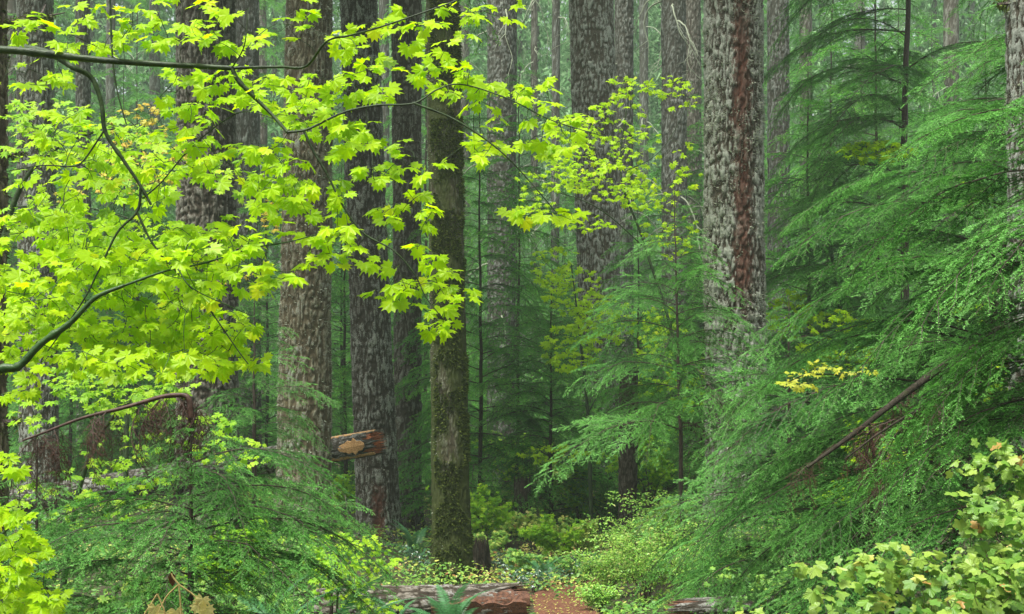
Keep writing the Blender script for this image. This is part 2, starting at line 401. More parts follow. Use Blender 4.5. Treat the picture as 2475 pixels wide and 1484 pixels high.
B_far = bark('hazy_bark', lich=.42, mos=.10, seed=21, brown=(.075, .06, .05), grey=(.17, .16, .15))
B_far2 = bark('hazy_brown_bark', lich=.35, mos=.1, seed=25, brown=(.08, .055, .045), grey=(.19, .16, .14))
B_edge = bark('brown_mossy_bark', lich=.25, mos=.5, seed=31, brown=(.095, .062, .04), grey=(.17, .13, .09), moss=(.13, .12, .03))
B_snag = bark('dark_snag_bark', lich=.2, mos=.45, seed=33, brown=(.045, .03, .022), grey=(.09, .07, .055), moss=(.05, .07, .018))
LI = mk(n=2500, size=(.012, .045), thr=.52, hang=.3)
fir('brown mossy fir trunk cut off by the left edge of the photo', -38, -46, 1500, 120, 13, B_edge, 1, crown=0, moss=[mk(n=4000, size=(.015, .05), thr=.48)],
    stubs=[(62, -.1, .55, .035), (385, -.2, .28, .03), (855, .1, .36, .02), (1030, -.1, .22, .05)])
fir('grey lichen-covered fir behind the maple at far left', 84, 96, 1330, 96, 30, B_gray, 2, lichen=LI, dz=.035)
fir('thin dark fir trunk between the two wide left-hand firs', 200, 205, 1300, 40, 38, B_far, 3, nth=60, dz=.05)
fir('widest brown fir with deep vertical bark furrows behind the maple leaves', 497, 502, 1330, 154, 27, B_furr, 4, furrow=.06, plate=.10, wtop=140)
fir('hazy lichen-grey fir just right of the widest furrowed fir', 596, 600, 1300, 66, 41, B_far, 5, nth=90, dz=.05)
fir('tan mossy fir that the long broken log leans behind', 748, 731, 1330, 134, 24, B_tan, 6, wtop=112, lichen=mk(n=6000, size=(.02, .06), thr=.45), moss=[mk(n=4000, size=(.02, .05), zr=(.2, 1.6), thr=.5)])
fir('dark lichen-flecked fir leaning left, behind the tip of the broken log', 866, 916, 1318, 106, 27.5, B_dark, 7, wtop=90, lichen=LI)
fir('slim grey-brown fir in the gap between the dark fir and the moss-streaked fir', 982, 986, 1320, 66, 31, B_far2, 8, wtop=76, nth=100, dz=.035, lichen=LI)
fir('moss-streaked fir standing at the trail behind the foreground log', 1068, 1093, 1412, 96, 21, B_moss, 9, wtop=76, furrow=.018, plate=.06, lump=.015, flare=.22,
    moss=[mk(n=26000, size=(.02, .06), thr=.47, face=(-.9, .0)), mk(n=5000, size=(.02, .05), zr=(-.1, .8), thr=.40)], lichen=mk(n=2500, size=(.01, .035), thr=.5, face=(PI, .3)))
fir('hazy grey fir right of the moss-streaked fir, above the dark hemlocks', 1213, 1210, 1290, 68, 46, B_far, 10, far_limbs=14, wtop=74, nth=90, dz=.05)
fir('big hazy grey fir in the upper middle, left of the red-scarred fir', 1428, 1462, 1260, 100, 36, B_gray, 11, wtop=112, dz=.035, lichen=LI)
fir('narrow pale fir half hidden behind the big hazy middle fir', 1508, 1506, 1270, 50, 44, B_far, 12, far_limbs=14, nth=80, dz=.05)
fir('hazy fir left of the red-scarred fir, the nearer of a close pair', 1627, 1632, 1260, 66, 45, B_far, 13, far_limbs=14, nth=80, dz=.05)
fir('faint fir tight against the left side of the red-scarred fir', 1672, 1676, 1260, 48, 52, B_far2, 14, far_limbs=14, nth=80, dz=.06)
fir('large grey fir with a long red-brown bark scar down its face', 1772, 1778, 1330, 150, 20, B_red, 15, wtop=142, furrow=.045, plate=.085, dz=.02, nth=190,
    lichen=mk(n=14000, size=(.012, .05), thr=.47, hang=.35), stubs=[(165, 3.3, .12, .03), (560, 3.0, .08, .03)])
fir('hazy fir tight against the right side of the red-scarred fir', 1880, 1884, 1270, 58, 41, B_far, 16, nth=90, dz=.05)
fir('pale scaly fir trunk cut off by the right edge of the photo', 2486, 2512, 1700, 126, 10, B_gray, 17, crown=0, furrow=.02, plate=.05, dz=.02, lichen=mk(n=5000, size=(.008, .03), thr=.5), stubs=[(18, 3.2, .10, .03)])

# ------------------------------------------------------------------ far firs, each its own tree
rf = np.random.default_rng(77)
far_px = [(1338, 22, 58), (1290, 18, 70), (1560, 24, 72), (1950, 34, 60), (2080, 28, 70), (2300, 40, 58), (262, 24, 62), (640, 26, 66), (930, 28, 62), (20, 40, 60), (2450, 40, 72), (1120, 24, 80), (380, 28, 70)]
for q, (px, w, d) in enumerate(far_px):
    where = ('at the left side' if px < 700 else 'in the middle' if px < 1700 else 'at the right side')
    fir('misty distant fir trunk standing far back in the forest ' + where, px + rf.uniform(-10, 10), px, 1240, w, d, (B_far, B_far2)[q % 2], 100 + q, nth=36, dz=.15, furrow=.02, crown=0,
        group='misty distant fir trunks ' + where, far_limbs=16 if 1100 < px < 1750 else 5)

# ------------------------------------------------------------------ hemlock boughs
def gen_bough(L, seed, near=True, dead=False, width=.58, droop=.35):
    """root at the origin, growing along +X, tip below the chord; flat lacy sprays that hang a little"""
    rng = np.random.default_rng(seed); m = MB()
    n = 26; s = np.linspace(0, 1, n)
    wob = np.cumsum(rng.normal(0, .006, n)) * L
    ax = np.stack([s * L, wob, L * (.16 * np.sin(s * PI * .8) - droop * s ** 2.2)], -1)
    tube(m, ax, np.linspace(.0055 * L, .0012, n), 5, .4, 1)
    # secondaries
    sp2 = .050 if near else .080
    t2 = np.arange(.06 if dead else .10, .985, sp2 / L); t2 = t2 + rng.normal(0, .004, len(t2)); ns = len(t2)
    side = np.where(np.arange(ns) % 2, 1.0, -1.0)
    P2 = np.stack([np.interp(t2, s, ax[:, c]) for c in range(3)], -1)
    T = nrm(np.stack([np.interp(t2, s, np.gradient(ax[:, c])) for c in range(3)], -1))
    prof = np.minimum(1, (t2 + .05) * 3.2) * (1 - t2) ** .55 + .05
    l2 = width * L ** .75 * prof * rng.uniform(.6, 1.15, ns)
    fw = rng.uniform(.75, 1.15, ns)
    D2 = nrm(T * fw[:, None] + side[:, None] * np.array([0, 1, 0]) + np.array([0, 0, 1]) * rng.normal(-.10, .16, ns)[:, None])
    segs = []      # start, dir, length, radius, foliage
    K = 5; tert = []; TIL = []; TP = []
    P = P2.copy(); D = D2.copy()
    hang = rng.uniform(.05, .22, ns) * (2.2 if dead else 1)
    for k in range(K):
        ln = l2 / K; segs.append((P.copy(), D.copy(), ln, np.full(ns, .0022 * (1 - k / K) + .0008)))
        # tertiaries on this segment
        sp3 = .024 if near else .045
        cnt = np.maximum(1, (ln / sp3).astype(int)); idx = np.repeat(np.arange(ns), cnt)
        fr = rng.uniform(0, 1, len(idx)); pp = P[idx] + D[idx] * (ln[idx] * fr)[:, None]
        pos = (k + fr) / K
        sd = np.where(rng.uniform(0, 1, len(idx)) < .5, 1.0, -1.0)
        lat = nrm(np.cross(D[idx], np.array([0, 0, 1.0]))) * sd[:, None]
        dd = nrm(D[idx] * rng.uniform(.7, 1.2, len(idx))[:, None] + lat + np.array([0, 0, 1]) * rng.normal(-.22 - (.5 if dead else 0), .18, len(idx))[:, None])
        l3 = (.30 * l2[idx] * (1 - pos) ** .7 + .018) * rng.uniform(.6, 1.25, len(idx)); l3 = np.minimum(l3, .13) * (1 if near else 1.25)
        tert.append((pp, dd, l3)); TIL.append(idx); TP.append(pos)
        P = P + D * ln[:, None]; D = nrm(D + np.array([0, 0, -1]) * hang[:, None] + rng.normal(0, .05, D.shape) + T * .12)
    SP = np.concatenate([q[0] for q in segs] + [q[0] for q in tert]); SD = np.concatenate([q[1] for q in segs] + [q[1] for q in tert])
    SL = np.concatenate([q[2] for q in segs] + [q[2] for q in tert]); n2 = ns * K
    SR = np.concatenate([q[3] for q in segs] + [np.full(len(q[2]), .0009) for q in tert])
    # wood: thin three-sided prisms, coarser far away
    sel = np.arange(len(SP)) if (near or dead) else np.arange(n2)
    a, b = SP[sel], SP[sel] + SD[sel] * SL[sel][:, None]; U = nrm(np.cross(SD[sel], np.array([.1, .2, 1.0]))); Wv = np.cross(SD[sel], U)
    rr = (SR[sel] * (1.0 if near else 2.2) * (1.6 if dead else 1))[:, None]; o = [U * rr, (-.5 * U + .87 * Wv) * rr, (-.5 * U - .87 * Wv) * rr]
    V = np.stack([a + q for q in o] + [b + q * .6 for q in o], 1).reshape(-1, 3); kk = np.arange(len(sel))[:, None, None] * 6
    Q = (kk + np.array([[0, 1, 4, 3], [1, 2, 5, 4], [2, 0, 3, 5]])[None]).reshape(-1, 4); cut = len(Q) if dead else min(len(Q), n2 * 3)
    m.add(V, Q[:cut], .4, 1)
    if cut < len(Q): m.f.append((Q[cut:] + m.n - len(V), 0))
    # needles
    TI = np.concatenate(TIL); PS = np.concatenate([np.full(ns, k / K) for k in range(K)] + TP)
    if dead:
        keep = rng.uniform(0, 1, len(SP)) < .35; SP, SD, SL, PS = SP[keep], SD[keep], SL[keep], PS[keep]; n2 = 0
    spn, ln_, wn = (.0046, .0150, .0042) if near else (.016, .040, .014)
    cnt = np.maximum(1, (SL / spn).astype(int)) * 2; idx = np.repeat(np.arange(len(SP)), cnt); M_ = len(idx)
    fr = rng.uniform(0, 1, M_); c = SP[idx] + SD[idx] * (SL[idx] * fr)[:, None]
    lat = nrm(np.cross(SD[idx], np.array([0, 0, 1.0]))) * np.where(rng.uniform(0, 1, M_) < .5, 1.0, -1.0)[:, None]
    nd = nrm(lat + SD[idx] * rng.uniform(.2, .8, M_)[:, None] + rng.normal(0, .28, (M_, 3)) + np.array([0, 0, -.08]))
    LN = ln_ * rng.uniform(.6, 1.15, M_) * (1 - .35 * fr)
    wd = nrm(np.cross(nd, rng.normal(0, .35, (M_, 3)) + np.array([0, 0, 1.0]))) * wn * .5
    V = np.stack([c - wd * .6, c + nd * (LN * .55)[:, None] - wd, c + nd * LN[:, None], c + nd * (LN * .5)[:, None] + wd], 1).reshape(-1, 3)
    sec = np.concatenate([np.arange(ns)] * K + [TI]) if not dead else np.zeros(len(SP), int)
    seg_t = rng.normal(0, .09, len(SP)) + (rng.normal(0, .10, ns)[sec] if not dead else 0); xr = np.clip(c[:, 0] / L, 0, 1)
    tone = np.clip(.16 + .22 * xr + .26 * PS[idx] + seg_t[idx] + .16 * fr + rng.normal(0, .06, M_), 0, 1)  # new growth lighter at the tips; interior shade put into the tone
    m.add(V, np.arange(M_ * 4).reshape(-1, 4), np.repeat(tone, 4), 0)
    return m

BN, BF, BD = [], [], []
for L in (.7, 1.3, 2.1):
    for v in range(3):
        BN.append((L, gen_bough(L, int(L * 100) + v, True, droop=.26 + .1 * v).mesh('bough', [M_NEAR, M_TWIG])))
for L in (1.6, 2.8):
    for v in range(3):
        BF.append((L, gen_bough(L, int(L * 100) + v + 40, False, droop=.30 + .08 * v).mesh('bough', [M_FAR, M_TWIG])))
for v in range(2):
    BD.append((1.0, gen_bough(1.0, 900 + v, True, True, droop=.5, width=.5).mesh('bough', [M_DEADN, M_TWIGR])))

def px_line0(pts, n): return resample(np.array([at(*p) for p in pts]), n)
def put_bough(root, lib, p, az, L, pitch, roll, rng, name='bough'):
    best = sorted(lib, key=lambda q: abs(math.log(q[0] / L)))[0][0]
    me = [q[1] for q in lib if q[0] == best]; me = me[rng.integers(len(me))]
    o = bpy.data.objects.new(name, me); COL.objects.link(o); o.parent = root; o.location = p
    sc = L / best; o.scale = (sc, sc * (1 if rng.random() < .5 else -1), sc)
    o.rotation_euler = (roll, pitch, az); o.rotation_mode = 'XYZ'
    return o

for root, H, tx, r1, cr, sd_ in CROWNS:      # the firs' own crowns start above the picture and shade the wood below
    rng = np.random.default_rng(sd_ + 500); az = rng.uniform(0, 6)
    for q in range(34):
        f = (q + rng.uniform(0, 1)) / 34; z = H + 1.2 + f * (cr - 1.6); az += 2.4
        put_bough(root, BF, (tx * z / H, 0, z), az, 4.6 * (1 - f) ** .6 * rng.uniform(.8, 1.1) + .5, rng.normal(.1, .1), rng.normal(0, .2), rng)

def hemlock(label, px, d, H, Lmax, nb, seed, near=True, r=.04, z0=.3, lean=0, group=None, top_pow=.8, az_bias=None, extra=(), dead=0, droop=.12, y_ground=None, name='hemlock_tree', base_z=None, bare=0):
    rng = np.random.default_rng(seed); x = (px - W0 / 2) / F * d; zb = gz(x, d) if base_z is None else base_z
    root = thing(name, (x, d, zb), label, 'tree', group)
    n = 40; s = np.linspace(0, 1, n); P = np.stack([lean * s + np.cumsum(rng.normal(0, .004, n)) * H * .2, 0 * s, s * H - .2 * (1 - s)], -1)
    mm = MB(); tube(mm, P, np.linspace(r, r * .12, n), 9, .5, rough=.07, rng=rng)
    mm.obj('trunk', M_TWIG if near else B_snag, root, True)
    lib = BN if near else BF
    az = rng.uniform(0, 6.28)
    for q in range(nb):
        f = (q + rng.uniform(0, 1)) / nb; z = z0 + (H - z0) * f
        L = Lmax * ((1 - f) ** top_pow * .95 + .06) * rng.uniform(.75, 1.12)
        az += 2.4 + rng.normal(0, .35)
        a2 = az
        if az_bias is not None and rng.random() < az_bias[1]: a2 = az_bias[0] + rng.normal(0, az_bias[2])
        c = np.array([np.interp(z / H, s, P[:, 0]), 0, z])
        put_bough(root, lib, c, a2, max(L, .18), rng.normal(droop - .25 * f, .10), .38 * math.cos(a2) + rng.normal(0, .2), rng)
    for q in range(dead):
        z = rng.uniform(.15, .5) * H; put_bough(root, BD, (np.interp(z / H, s, P[:, 0]), 0, z), rng.uniform(0, 6.28), Lmax * rng.uniform(.4, .8), .25, rng.normal(0, .3), rng, 'dead_bough')
    for q in range(bare):
        mm = MB(); z = rng.uniform(.16, .34) * H; a2 = PI + rng.uniform(-.2, 1.0); p0 = np.array([np.interp(z / H, s, P[:, 0]), 0, z])
        limb(mm, p0, np.array([math.cos(a2), math.sin(a2), rng.uniform(-.25, .1)]), rng.uniform(.7, 1.5), .011, rng, .4, 0, 2, .25, .3, 4); mm.obj('bare_branch', M_TWIG, root)
    for (py, a2, L, pitch) in extra:
        z = CAMZ + (HZ - py) / F * d - zb
        put_bough(root, lib, (np.interp(z / H, s, P[:, 0]), 0, z), a2, L, pitch, rng.normal(0, .2), rng)
    return root

# right foreground
HA = hemlock('large dark hemlock whose layered boughs sweep left across the right half', 2228, 11, 5.5, 2.35, 66, 11, True, .04, .15, az_bias=(PI * 1.08, .5, .7), dead=6, droop=.14, top_pow=.6, lean=1.0, bare=18,
        extra=[(470, PI * .97, 1.75, -.02), (560, PI * 1.08, 1.9, .0), (690, PI * 1.0, 1.9, .05), (830, PI * .95, 2.0, .12), (960, PI * 1.05, 2.2, .10), (1090, PI * .97, 2.3, .05), (1180, PI * 1.06, 2.2, .08), (1250, PI, 2.1, .1)])
o0 = np.array(HA.location); rngd = np.random.default_rng(44)
for pts, r_ in (([(2520, 730, 10.4), (2330, 850, 10.1), (2190, 950, 9.9), (2060, 1050, 9.8), (1950, 1130, 9.7)], .038), ([(2400, 860, 9.4), (2260, 960, 9.2), (2120, 1050, 9.1), (2040, 1110, 9.0)], .013)):
    P = px_line0(pts, 44) - o0; mm = MB(); tube(mm, P, np.linspace(r_, r_ * .3, 44), 8, .5, rough=.12, rng=rngd); mm.obj('dead_limb', B_snag, HA, True)
    for q in range(11):
        put_bough(HA, BD, P[rngd.integers(6, 42)] + np.array([0, .15, 0]), rngd.uniform(0, 6.28), rngd.uniform(.25, .6), rngd.uniform(.5, 1.3), rngd.normal(0, .5), rngd, 'dead_bough')
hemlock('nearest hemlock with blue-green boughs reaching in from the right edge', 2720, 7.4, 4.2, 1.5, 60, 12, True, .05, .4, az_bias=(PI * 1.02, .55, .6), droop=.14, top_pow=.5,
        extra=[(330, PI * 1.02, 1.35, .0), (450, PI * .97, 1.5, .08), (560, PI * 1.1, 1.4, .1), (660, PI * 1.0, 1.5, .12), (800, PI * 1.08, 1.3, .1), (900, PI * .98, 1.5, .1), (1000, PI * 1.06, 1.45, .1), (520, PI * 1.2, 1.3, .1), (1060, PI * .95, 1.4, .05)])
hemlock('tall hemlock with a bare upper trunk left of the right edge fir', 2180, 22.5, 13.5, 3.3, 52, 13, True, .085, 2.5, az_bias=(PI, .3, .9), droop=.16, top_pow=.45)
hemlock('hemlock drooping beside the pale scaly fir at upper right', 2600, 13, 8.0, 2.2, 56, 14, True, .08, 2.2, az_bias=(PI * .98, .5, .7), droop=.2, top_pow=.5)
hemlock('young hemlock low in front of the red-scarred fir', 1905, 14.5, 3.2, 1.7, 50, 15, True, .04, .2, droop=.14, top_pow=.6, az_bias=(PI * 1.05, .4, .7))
hemlock('slender black-stemmed hemlock left of the red-scarred fir', 1652, 17, 4.9, 1.75, 46, 16, True, .035, 1.9, lean=-.12, droop=.12, top_pow=.8, dead=3)
# unseen hemlocks, added round the camera to keep the low sky off the understorey
rk = np.random.default_rng(31)
for q, (x, y, H) in enumerate([(-9, -5, 17), (-4, -9, 20), (1.5, -7, 18), (6, -10, 21), (10, -4, 17), (-12, 3, 18), (-13, 11, 19), (12, 3, 18), (14, 11, 19), (-7, -13, 22), (3, -13, 20), (-16, 19, 19), (17, 20, 19)]):
    hemlock('unseen tall hemlock, added round the camera to shade the understorey', W0 / 2 + x / y * F, y, H, 3.6, 60, 700 + q, False, .15, 2.2, droop=.18, top_pow=.5, group='added unseen hemlocks round the camera')
# left foreground
hemlock('small hemlock with a crooked dark stem at lower left', 458, 9, 1.95, 1.15, 56, 21, True, .035, .1, droop=.16, top_pow=.55, dead=4,
        extra=[(1120, -.35, 1.15, .05), (1160, -.9, 1.0, .1), (1200, .05, 1.2, .1), (1250, -.4, 1.25, .08), (1290, -.1, 1.3, .05), (1330, -.7, 1.2, .05), (1370, .1, 1.3, .0),
               (1230, PI + .2, 1.2, .1), (1290, PI + .6, 1.2, .08), (1340, PI, 1.3, .05), (1390, PI + .4, 1.3, .0), (1270, PI * 1.5, .9, .1), (1350, PI * 1.5, 1.0, .1)])
hemlock('low hemlock spilling boughs at the foot of the dark fir', 800, 13, 1.45, 1.2, 24, 22, True, .025, .1, droop=.1, top_pow=.6)
hemlock('shaded hemlock at the left edge below the arched dead branch', 90, 10.5, 2.0, 1.2, 34, 23, True, .03, .1, droop=.16, top_pow=.6, dead=5)
hemlock('hemlock growing in front of the left side of the tan mossy fir', 615, 19, 4.0, 1.7, 42, 24, True, .05, .4, droop=.15, top_pow=.6)
# middle distance
mids = [(835, 34, 8.5, 2.6, 'hemlock filling the gap between the tan fir and the dark fir'), (1160, 30, 9.5, 2.8, 'dense hemlock right behind the moss-streaked fir'),
        (1250, 37, 11.5, 3.4, 'deep green hemlock left of the big hazy middle fir'), (1330, 30, 5.2, 2.4, 'hemlock in the centre above the yellow undergrowth'),
        (1540, 33, 6.5, 2.6, 'hemlock behind the dark broken snag'), (640, 38, 9.0, 3.0, 'hemlock between the widest fir and the tan mossy fir'),
        (330, 36, 10.0, 3.2, 'hemlock behind the maple, left of the widest fir'), (170, 34, 7.0, 2.6, 'hemlock beside the thin dark fir at left'),
        (1700, 30, 6.0, 2.6, 'hemlock behind the base of the red-scarred fir'), (1960, 26, 8.0, 3.0, 'hemlock right behind the red-scarred fir'),
        (2120, 30, 13.0, 3.4, 'tall hemlock deep behind the bare-trunked hemlock'), (2380, 27, 9.0, 3.0, 'hemlock behind the drooping right-hand boughs'),
        (1010, 40, 7.5, 2.8, 'hemlock seen between the slim fir and the moss-streaked fir')]
for q, (px, d, H, L, lab) in enumerate(mids):
    hemlock(lab, px, d, H, L, 66, 200 + q, False, .055, .3, droop=.18, top_pow=.6)
rb = np.random.default_rng(5)
for row, (d, n, H) in enumerate(((47, 10, 19), (58, 13, 25), (70, 14, 31))):
    for q in range(n):
        px = -100 + 2700 * (q + rb.uniform(.15, .85)) / n
        if row == 0 and 1250 < px < 1560: px += 350
        side = 'left' if px < 700 else 'middle' if px < 1700 else 'right'
        hh = H * rb.uniform(.55, 1.1) * (.62 if 1230 < px < 1720 else 1)
        hemlock('misty hemlock deep in the forest at the ' + side, px, d, hh, 3.9, 70, 300 + row * 20 + q, False, .07, .5, droop=.2, top_pow=.5, group='misty hemlocks deep in the forest at the ' + side)

# ------------------------------------------------------------------ distant wood: one mass
mb = MB(); rng = np.random.default_rng(8)
for q in range(130):
    d = rng.uniform(84, 128); x = (-.44 + .88 * ((q * .618034) % 1)) * d; H = rng.uniform(26, 50); z0 = gz(x, d)
    n = 520; f = rng.uniform(0.02, 1, n) ** .8; an = rng.uniform(0, 6.28, n); Lb = 4.2 * (1 - f) ** .7 * rng.uniform(.6, 1, n) + .3
    P0 = np.stack([x + 0 * f, d + 0 * f, z0 + f * H], -1); o = np.stack([np.cos(an), np.sin(an), -.30 + .3 * rng.normal(0, .4, n)], -1); tip = P0 + o * Lb[:, None]
    # each limb: jagged hanging pieces
    kk = 11; fr = np.linspace(.15, 1, kk)
    C = P0[:, None] + (tip - P0)[:, None] * fr[None, :, None] + rng.normal(0, .12, (n, kk, 3)); C = C.reshape(-1, 3); nn = len(C)
    dr = nrm(np.repeat(o, kk, 0) * .5 + rng.normal(0, .5, (nn, 3)) + np.array([0, 0, -.6])); wd = nrm(np.cross(dr, rng.normal(0, 1, (nn, 3)))) * .085
    ll = rng.uniform(.25, .7, nn)[:, None]
    mb.add(np.stack([C - wd, C + wd, C + dr * ll], 1).reshape(-1, 3), np.arange(nn * 3).reshape(-1, 3), np.repeat(np.clip(rng.normal(.5, .18, nn), 0, 1), 3), 0)
    tube(mb, np.array([[x, d, z0 - .3], [x, d, z0 + H]]), [.35, .08], 8, .6, 1)
M_DIST = leafmat('mist_paled_foliage', [(0, (.06, .16, .05)), (.5, (.16, .34, .13)), (1, (.36, .54, .28))], .45, .1, .6)  # mist put into the colour: far foliage painted paler and greyer
tag(mb.obj('distant_forest', [M_DIST, B_far]), 'misty mass of far conifers closing off the view', 'forest', kind='stuff')

# ------------------------------------------------------------------ broad leaves
def leaf_shape(lobes, spread, notch, tooth, basal=.6, squeeze=1.0):
    """outline as a fan round the point where the stalk meets the blade; +X is the tip direction"""
    out = []
    ang = np.linspace(-spread, spread, lobes); step = ang[1] - ang[0]
    for i, a in enumerate(ang):
        rl = basal + (1 - basal) * math.cos(a / spread * PI / 2) ** .7 if abs(a) < spread else basal
        if i == 0: out.append((a - step * .55, rl * .45))
        out += [(a - step * .22, rl * tooth), (a, rl), (a + step * .22, rl * tooth)]
        nx = ang[i + 1] if i < lobes - 1 else None
        if nx is not None: out.append((a + step * .5, notch * (rl * .5 + .5 * (basal + (1 - basal) * math.cos(nx / spread * PI / 2 * .999) ** .7))))
        else: out.append((a + step * .55, rl * .45))
    V = [(0, 0, 0)]
    for a, r in out:
        x, y = math.cos(a) * r, math.sin(a) * r * squeeze
        V.append((x + .0, y, -.16 * r * r + .05 * math.cos(a * PI / step) * r))
    V = np.array(V); k = len(out)
    Fc = np.array([[0, i + 1, i + 2] for i in range(k - 1)])
    V[:, 0] += .05
    return V, Fc
LF_MAPLE = leaf_shape(9, R(124), .70, .84, .60)
LF_MAPLE_S = leaf_shape(7, R(115), .62, .82)
def toothed(V, Fc, amp=.10):
    # add a small saw tooth between every two outline points
    ring = V[1:]; out = [ring[0]]
    for a, b in zip(ring[:-1], ring[1:]): out += [(a + b) / 2 * (1 + 0 * amp) - np.array([0, 0, .01]), b]
    out = np.array(out); k = np.arange(len(out)); out[k % 2 == 1, :2] *= 1 - amp
    return np.concatenate([V[:1], out]), np.array([[0, i + 1, i + 2] for i in range(len(out) - 1)])
LF_THIM = toothed(*leaf_shape(5, R(122), .72, .90, .60, .95), .07)
LF_OVAL = (np.array([(0, 0, 0), (.35, .27, -.03), (.75, .2, -.06), (1.05, 0, -.14), (.75, -.2, -.06), (.35, -.27, -.03)]), np.array([[0, 1, 2], [0, 2, 3], [0, 3, 4], [0, 4, 5]]))

def add_leaves(m, shape, P, A, Nn, size, tone, mat=0, rng=None):
    V, Fc = shape; A = nrm(A); Nn = nrm(Nn - A * (Nn * A).sum(-1, keepdims=True)); B = np.cross(Nn, A); n = len(P); K = len(V)
    Vv = np.repeat(V[None], n, 0)
    if rng is not None:
        curl = rng.uniform(.3, 2.4, n)[:, None]; Vv[:, :, 2] *= curl
        Vv[:, :, 2] += rng.normal(0, .10, n)[:, None] * np.abs(Vv[:, :, 1]) + rng.normal(0, .06, n)[:, None] * Vv[:, :, 0]
        Vv[:, :, :2] *= 1 + rng.normal(0, .045, (n, K, 1)) * (np.arange(K)[None, :, None] > 0)
        Vv[:, :, 1] *= rng.uniform(.85, 1.1, n)[:, None]
    W = P[:, None] + size[:, None, None] * (Vv[..., :1] * A[:, None] + Vv[..., 1:2] * B[:, None] + Vv[..., 2:] * Nn[:, None])
    m.add(W.reshape(-1, 3), (Fc[None] + (np.arange(n) * K)[:, None, None]).reshape(-1, 3), np.repeat(tone, K), mat)

def grow(limbs, targets, rng, twig_r=.0016, sag=.03, k=4, bark_mb=None, jog=.12):
    """limbs: list of (Nx3 points, radii). Each target is joined to the nearest wood by a fine twig. Returns the arrival directions."""
    pts = [np.asarray(P) for P, r in limbs]; nodes = np.concatenate(pts); dirs = np.concatenate([nrm(np.gradient(p, axis=0)) for p in pts])
    d0 = np.array([np.min(((nodes - t) ** 2).sum(1)) for t in targets]); order = np.argsort(d0)
    buf = np.zeros((len(nodes) + len(targets) * 4, 3)); buf[:len(nodes)] = nodes; nn = len(nodes)
    arr = np.zeros((len(targets), 3))
    for o in order:
        t = targets[o]; dist = ((buf[:nn] - t) ** 2).sum(1); j = int(np.argmin(dist)); p = buf[j]; v = t - p; L = np.linalg.norm(v) + 1e-6
        side = rng.normal(0, 1, 3); side -= v * (side @ v) / L ** 2
        c = resample(np.array([p, p + v * .45 + nrm(side) * L * jog + np.array([0, 0, L * sag]), t]), 5)
        tube(bark_mb, c, np.linspace(twig_r * (1 + 1.2 * min(L, .6)), twig_r * .6, 5), k, .5, 1, cap=False)
        buf[nn:nn + 4] = c[1:]; nn += 4; arr[o] = nrm(c[-1] - c[-3])
    return arr

def blob_targets(blobs, rng, scale=1.0):
    out = []
    for (cx, cy, rx, ry, n, d, dd) in blobs:
        n = max(1, int(n * scale)); a = rng.uniform(0, 6.28, n); r = np.sqrt(rng.uniform(0, 1, n))
        for i in range(n):
            dep = d + rng.uniform(-dd, dd); out.append(at(cx + math.cos(a[i]) * r[i] * rx, cy + math.sin(a[i]) * r[i] * ry, dep))
    return np.array(out)

def px_line(pts, n=None, jit=0, rng=None):
    P = np.array([at(*p) for p in pts]); n = n or max(8, len(pts) * 5); P = resample(P, n)
    return P

def leafy(m, T, arr, rng, shape, size, per=2, up=.75, tow=.55, rnd=.35, tone=(.55, .2), petiole=.03, mat=0, stalk=True, droop=.45):
    """a pair of leaves (or more) on short stalks at every twig end"""
    for q in range(per):
        n = len(T); h = rng.uniform(0, 6.28, n)
        A = np.stack([np.cos(h) * .9, np.sin(h) * .5 - .55, 0 * h], -1) + arr * .3 + np.array([0, 0, -droop]) * rng.uniform(.3, 1.6, n)[:, None]
        A = nrm(A); Nn = nrm(np.array([0, -tow, up]) + rng.normal(0, rnd, (n, 3)))
        Lp = petiole * rng.uniform(.5, 1.5, n)[:, None]
        P = T + A * Lp * .8 + np.array([0, 0, 1]) * Lp * .25
        sz = size * rng.uniform(.62, 1.15, n)
        if stalk:
            w = nrm(np.cross(A, Nn)) * .0011
            m.add(np.stack([T - w, T + w, P + w, P - w], 1).reshape(-1, 3), np.arange(n * 4).reshape(-1, 4), .5, 1)
        add_leaves(m, shape, P, A, Nn, sz, np.clip(rng.normal(tone[0], tone[1], n), 0, 1), mat, rng)

